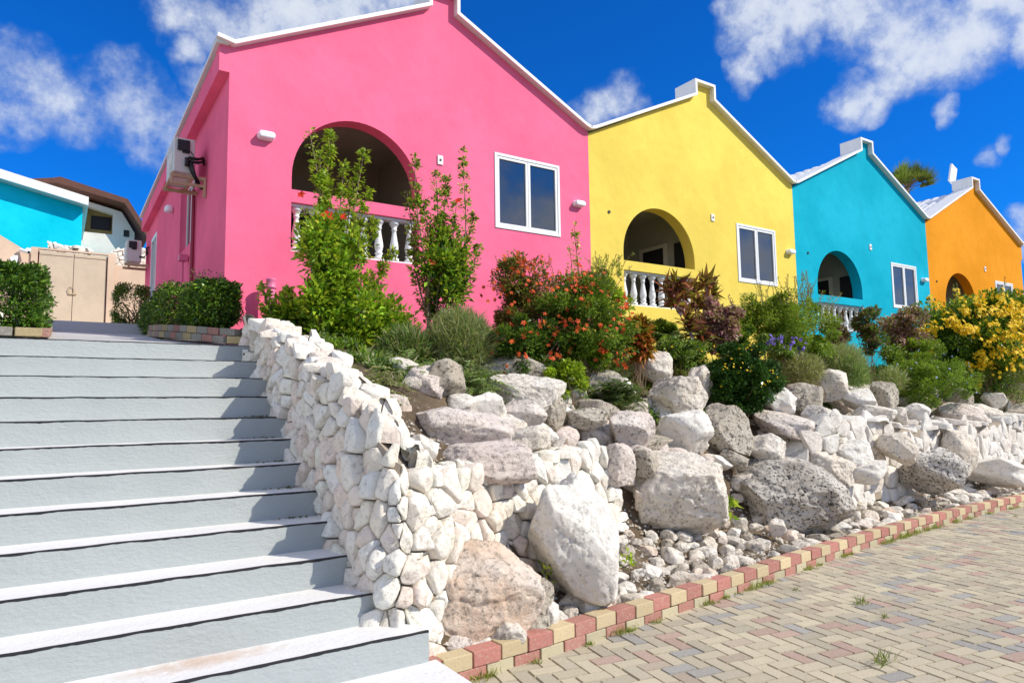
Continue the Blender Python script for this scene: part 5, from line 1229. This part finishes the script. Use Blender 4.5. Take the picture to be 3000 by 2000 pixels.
hedge('small_bush', (1.13, 14.8, 3.55), (.28, .5, .38), 5000, 'small green bush at the foot of the gate', cols=GREEN+DARK)
e = plant('hedge_shoots', (1.62, 8.0, 2.4), 'loose dark shoots sticking out of the hedge against the pink corner', 'plant'); lv = Leaves(); mb = MB()
for (tx, ty) in ((690, 825), (700, 850), (705, 885), (715, 915), (645, 800), (600, 790), (560, 790), (715, 935)):
    sp = stemline((1.5, 8.1, 2.55), B(tx, ty, 8.0), 6, .05); mb.tube(sp, .006, 5); spray(lv, sp, 90, .05, .024, DARK+GREEN+[(.12,.05,.03)], lo=.35, rad=.05)
lv.build('foliage', M['leafdark'], e); mb.build('stems', M['wood'], e)

# fan palm behind the turquoise house
pc = at(2655, 550, 19.5); e = plant('fan_palm', (pc.x, pc.y, 3.4), 'green fan palm crown showing behind the turquoise roof', 'palm tree'); mb = MB()
mb.tube([(pc.x, pc.y, 3.4), (pc.x+.1, pc.y, 8), (pc.x, pc.y, pc.z)], [.22, .17, .15], 10); mb.build('trunk', M['wood'], e, smooth=True); lv = Leaves(); mb = MB()
for _ in range(34):
    d = sph(1)[0]; d[2] = abs(d[2])*.9-.15; d = unit(d); hub = np.array(pc)+d*nr.uniform(.6, 1.0); mb.tube([tuple(pc), tuple(hub)], .018, 4)
    a = unit(np.cross(d, [.1, 0, 1.0])); m_ = 34; th = np.linspace(-1.5, 1.5, m_); fan = d*np.cos(th)[:, None]+a*np.sin(th)[:, None]
    lv.add(np.repeat([hub], m_, 0), fan, .85*nr.uniform(.85, 1.1, m_)*(.7+.3*np.cos(th)), .05, [(.10,.16,.03), (.15,.21,.05), (.22,.24,.09)], up=np.repeat([np.cross(d, a)], m_, 0))
lv.build('crown', M['leaf'], e); mb.build('leaf_stalks', M['wood'], e)

# weeds in the joint under the kerb and on the paving
def tuft(p, n, h, spread, cols, label, name='weed_tuft', group='weeds growing along the kerb'):
    e = Leaves(); q = np.array(p)+np.c_[nr.normal(size=n)*spread, nr.normal(size=n)*spread*.4, np.zeros(n)]; e.add(q, nr.normal(size=(n, 3))*.45+np.array([0, 0, .9]), h*nr.uniform(.4, 1.2, n), .006, cols)
    o = e.build(name, M['leaf']); me = o.data; pv = Vector(p); me.transform(Matrix.Translation(-pv)); o.location = pv; return tag(o, label, 'weed', group)
for (px, py, k) in [(1418, 1990, 1.2), (1560, 1935, .6), (1808, 1848, 1.3), (1840, 1840, .5), (1720, 1885, .6), (1925, 1822, .7), (2060, 1765, .9), (2110, 1748, .7), (2150, 1735, .5), (2188, 1725, 1.0), (2215, 1712, 1.3), (2240, 1705, 1.0), (2370, 1667, 1.1), (2400, 1655, .6),
    (2462, 1628, .9), (2485, 1622, .7), (2560, 1585, 1.3), (2580, 1580, 1.0), (2620, 1572, 1.5), (2640, 1566, 1.2), (2665, 1560, 1.4), (2690, 1550, 1.2), (2715, 1543, 1.3), (2770, 1526, 1.2), (2805, 1516, 1.2), (2870, 1502, .9), (2935, 1488, .9), (2955, 1484, .7)]:
    d = ray(px, py); d = d*(-EYE/d[2]); x = d[0]; y = yk(x)-.02; tuft((x, y, -.006), int(70*k), .05*k+.01, .05*k, [(.28,.32,.05), (.18,.26,.04), (.40,.36,.10)], 'small green-yellow weed tuft in the joint below the brick kerb')
for (px, py, k, lab) in [(2585, 1942, 1.3, 'largest weed sprouting from a joint in the paving near the bottom right'), (2525, 1770, 1.0, 'thin dark weed sprouting in the middle of the paving'), (2592, 1808, .5, 'tiny weed in the paving right of the thin dark one'), (2330, 1728, .4, 'tiny weed in the paving near the kerb'), (2975, 1512, .4, 'dark speck of a weed at the far end of the paving')]:
    d = ray(px, py); d = d*(-EYE/d[2]); tuft((d[0], d[1], -.004), int(46*k), .075*k+.01, .04*k, [(.13,.17,.04), (.22,.25,.08)], lab, group='weeds in the open paving')
for (px, py, Y, lab, L_) in [(2135, 1485, 5.0, 'bright green sprig between the two biggest boulders', .11), (1605, 1672, 4.2, 'tiny moss sprig at the top of the orange-stained boulder', .05), (1840, 1640, 4.25, 'yellowish sprig among the rubble', .06)]:
    p = B(px, py, Y); lv = Leaves(); lv.add(np.repeat([p], 26, 0)+nr.normal(size=(26, 3))*.03, nr.normal(size=(26, 3))+np.array([0, -.4, .8]), L_, L_*.4, LIME); o = lv.build('sprig', M['leaf']); o.data.transform(Matrix.Translation(-Vector(p))); o.location = p; tag(o, lab, 'weed')
# debris on the steps: dry leaf litter in the shaded corners
lv = Leaves(); P = []
for k in range(2, 9):
    for _ in range(26): P.append((1.5-abs(nr.normal())*.12, 7.06-.31*k+.31-.02-abs(nr.normal())*.02, 2.21-.17*k+.006))
for k in (1,):
    for _ in range(90): P.append((nr.uniform(-.3, 1.5), 7.06-.31*k+.29, 2.21-.17*k+.005))
P = np.array(P); lv.add(P, nr.normal(size=P.shape)*np.array([1, 1, .15]), nr.uniform(.01, .035, len(P)), .012, [(.10,.06,.03), (.20,.12,.05), (.06,.04,.02)])
tag(lv.build('leaf_litter', M['leaf']), 'dry brown leaf litter caught in the corners of the steps', 'leaf litter', kind='stuff')
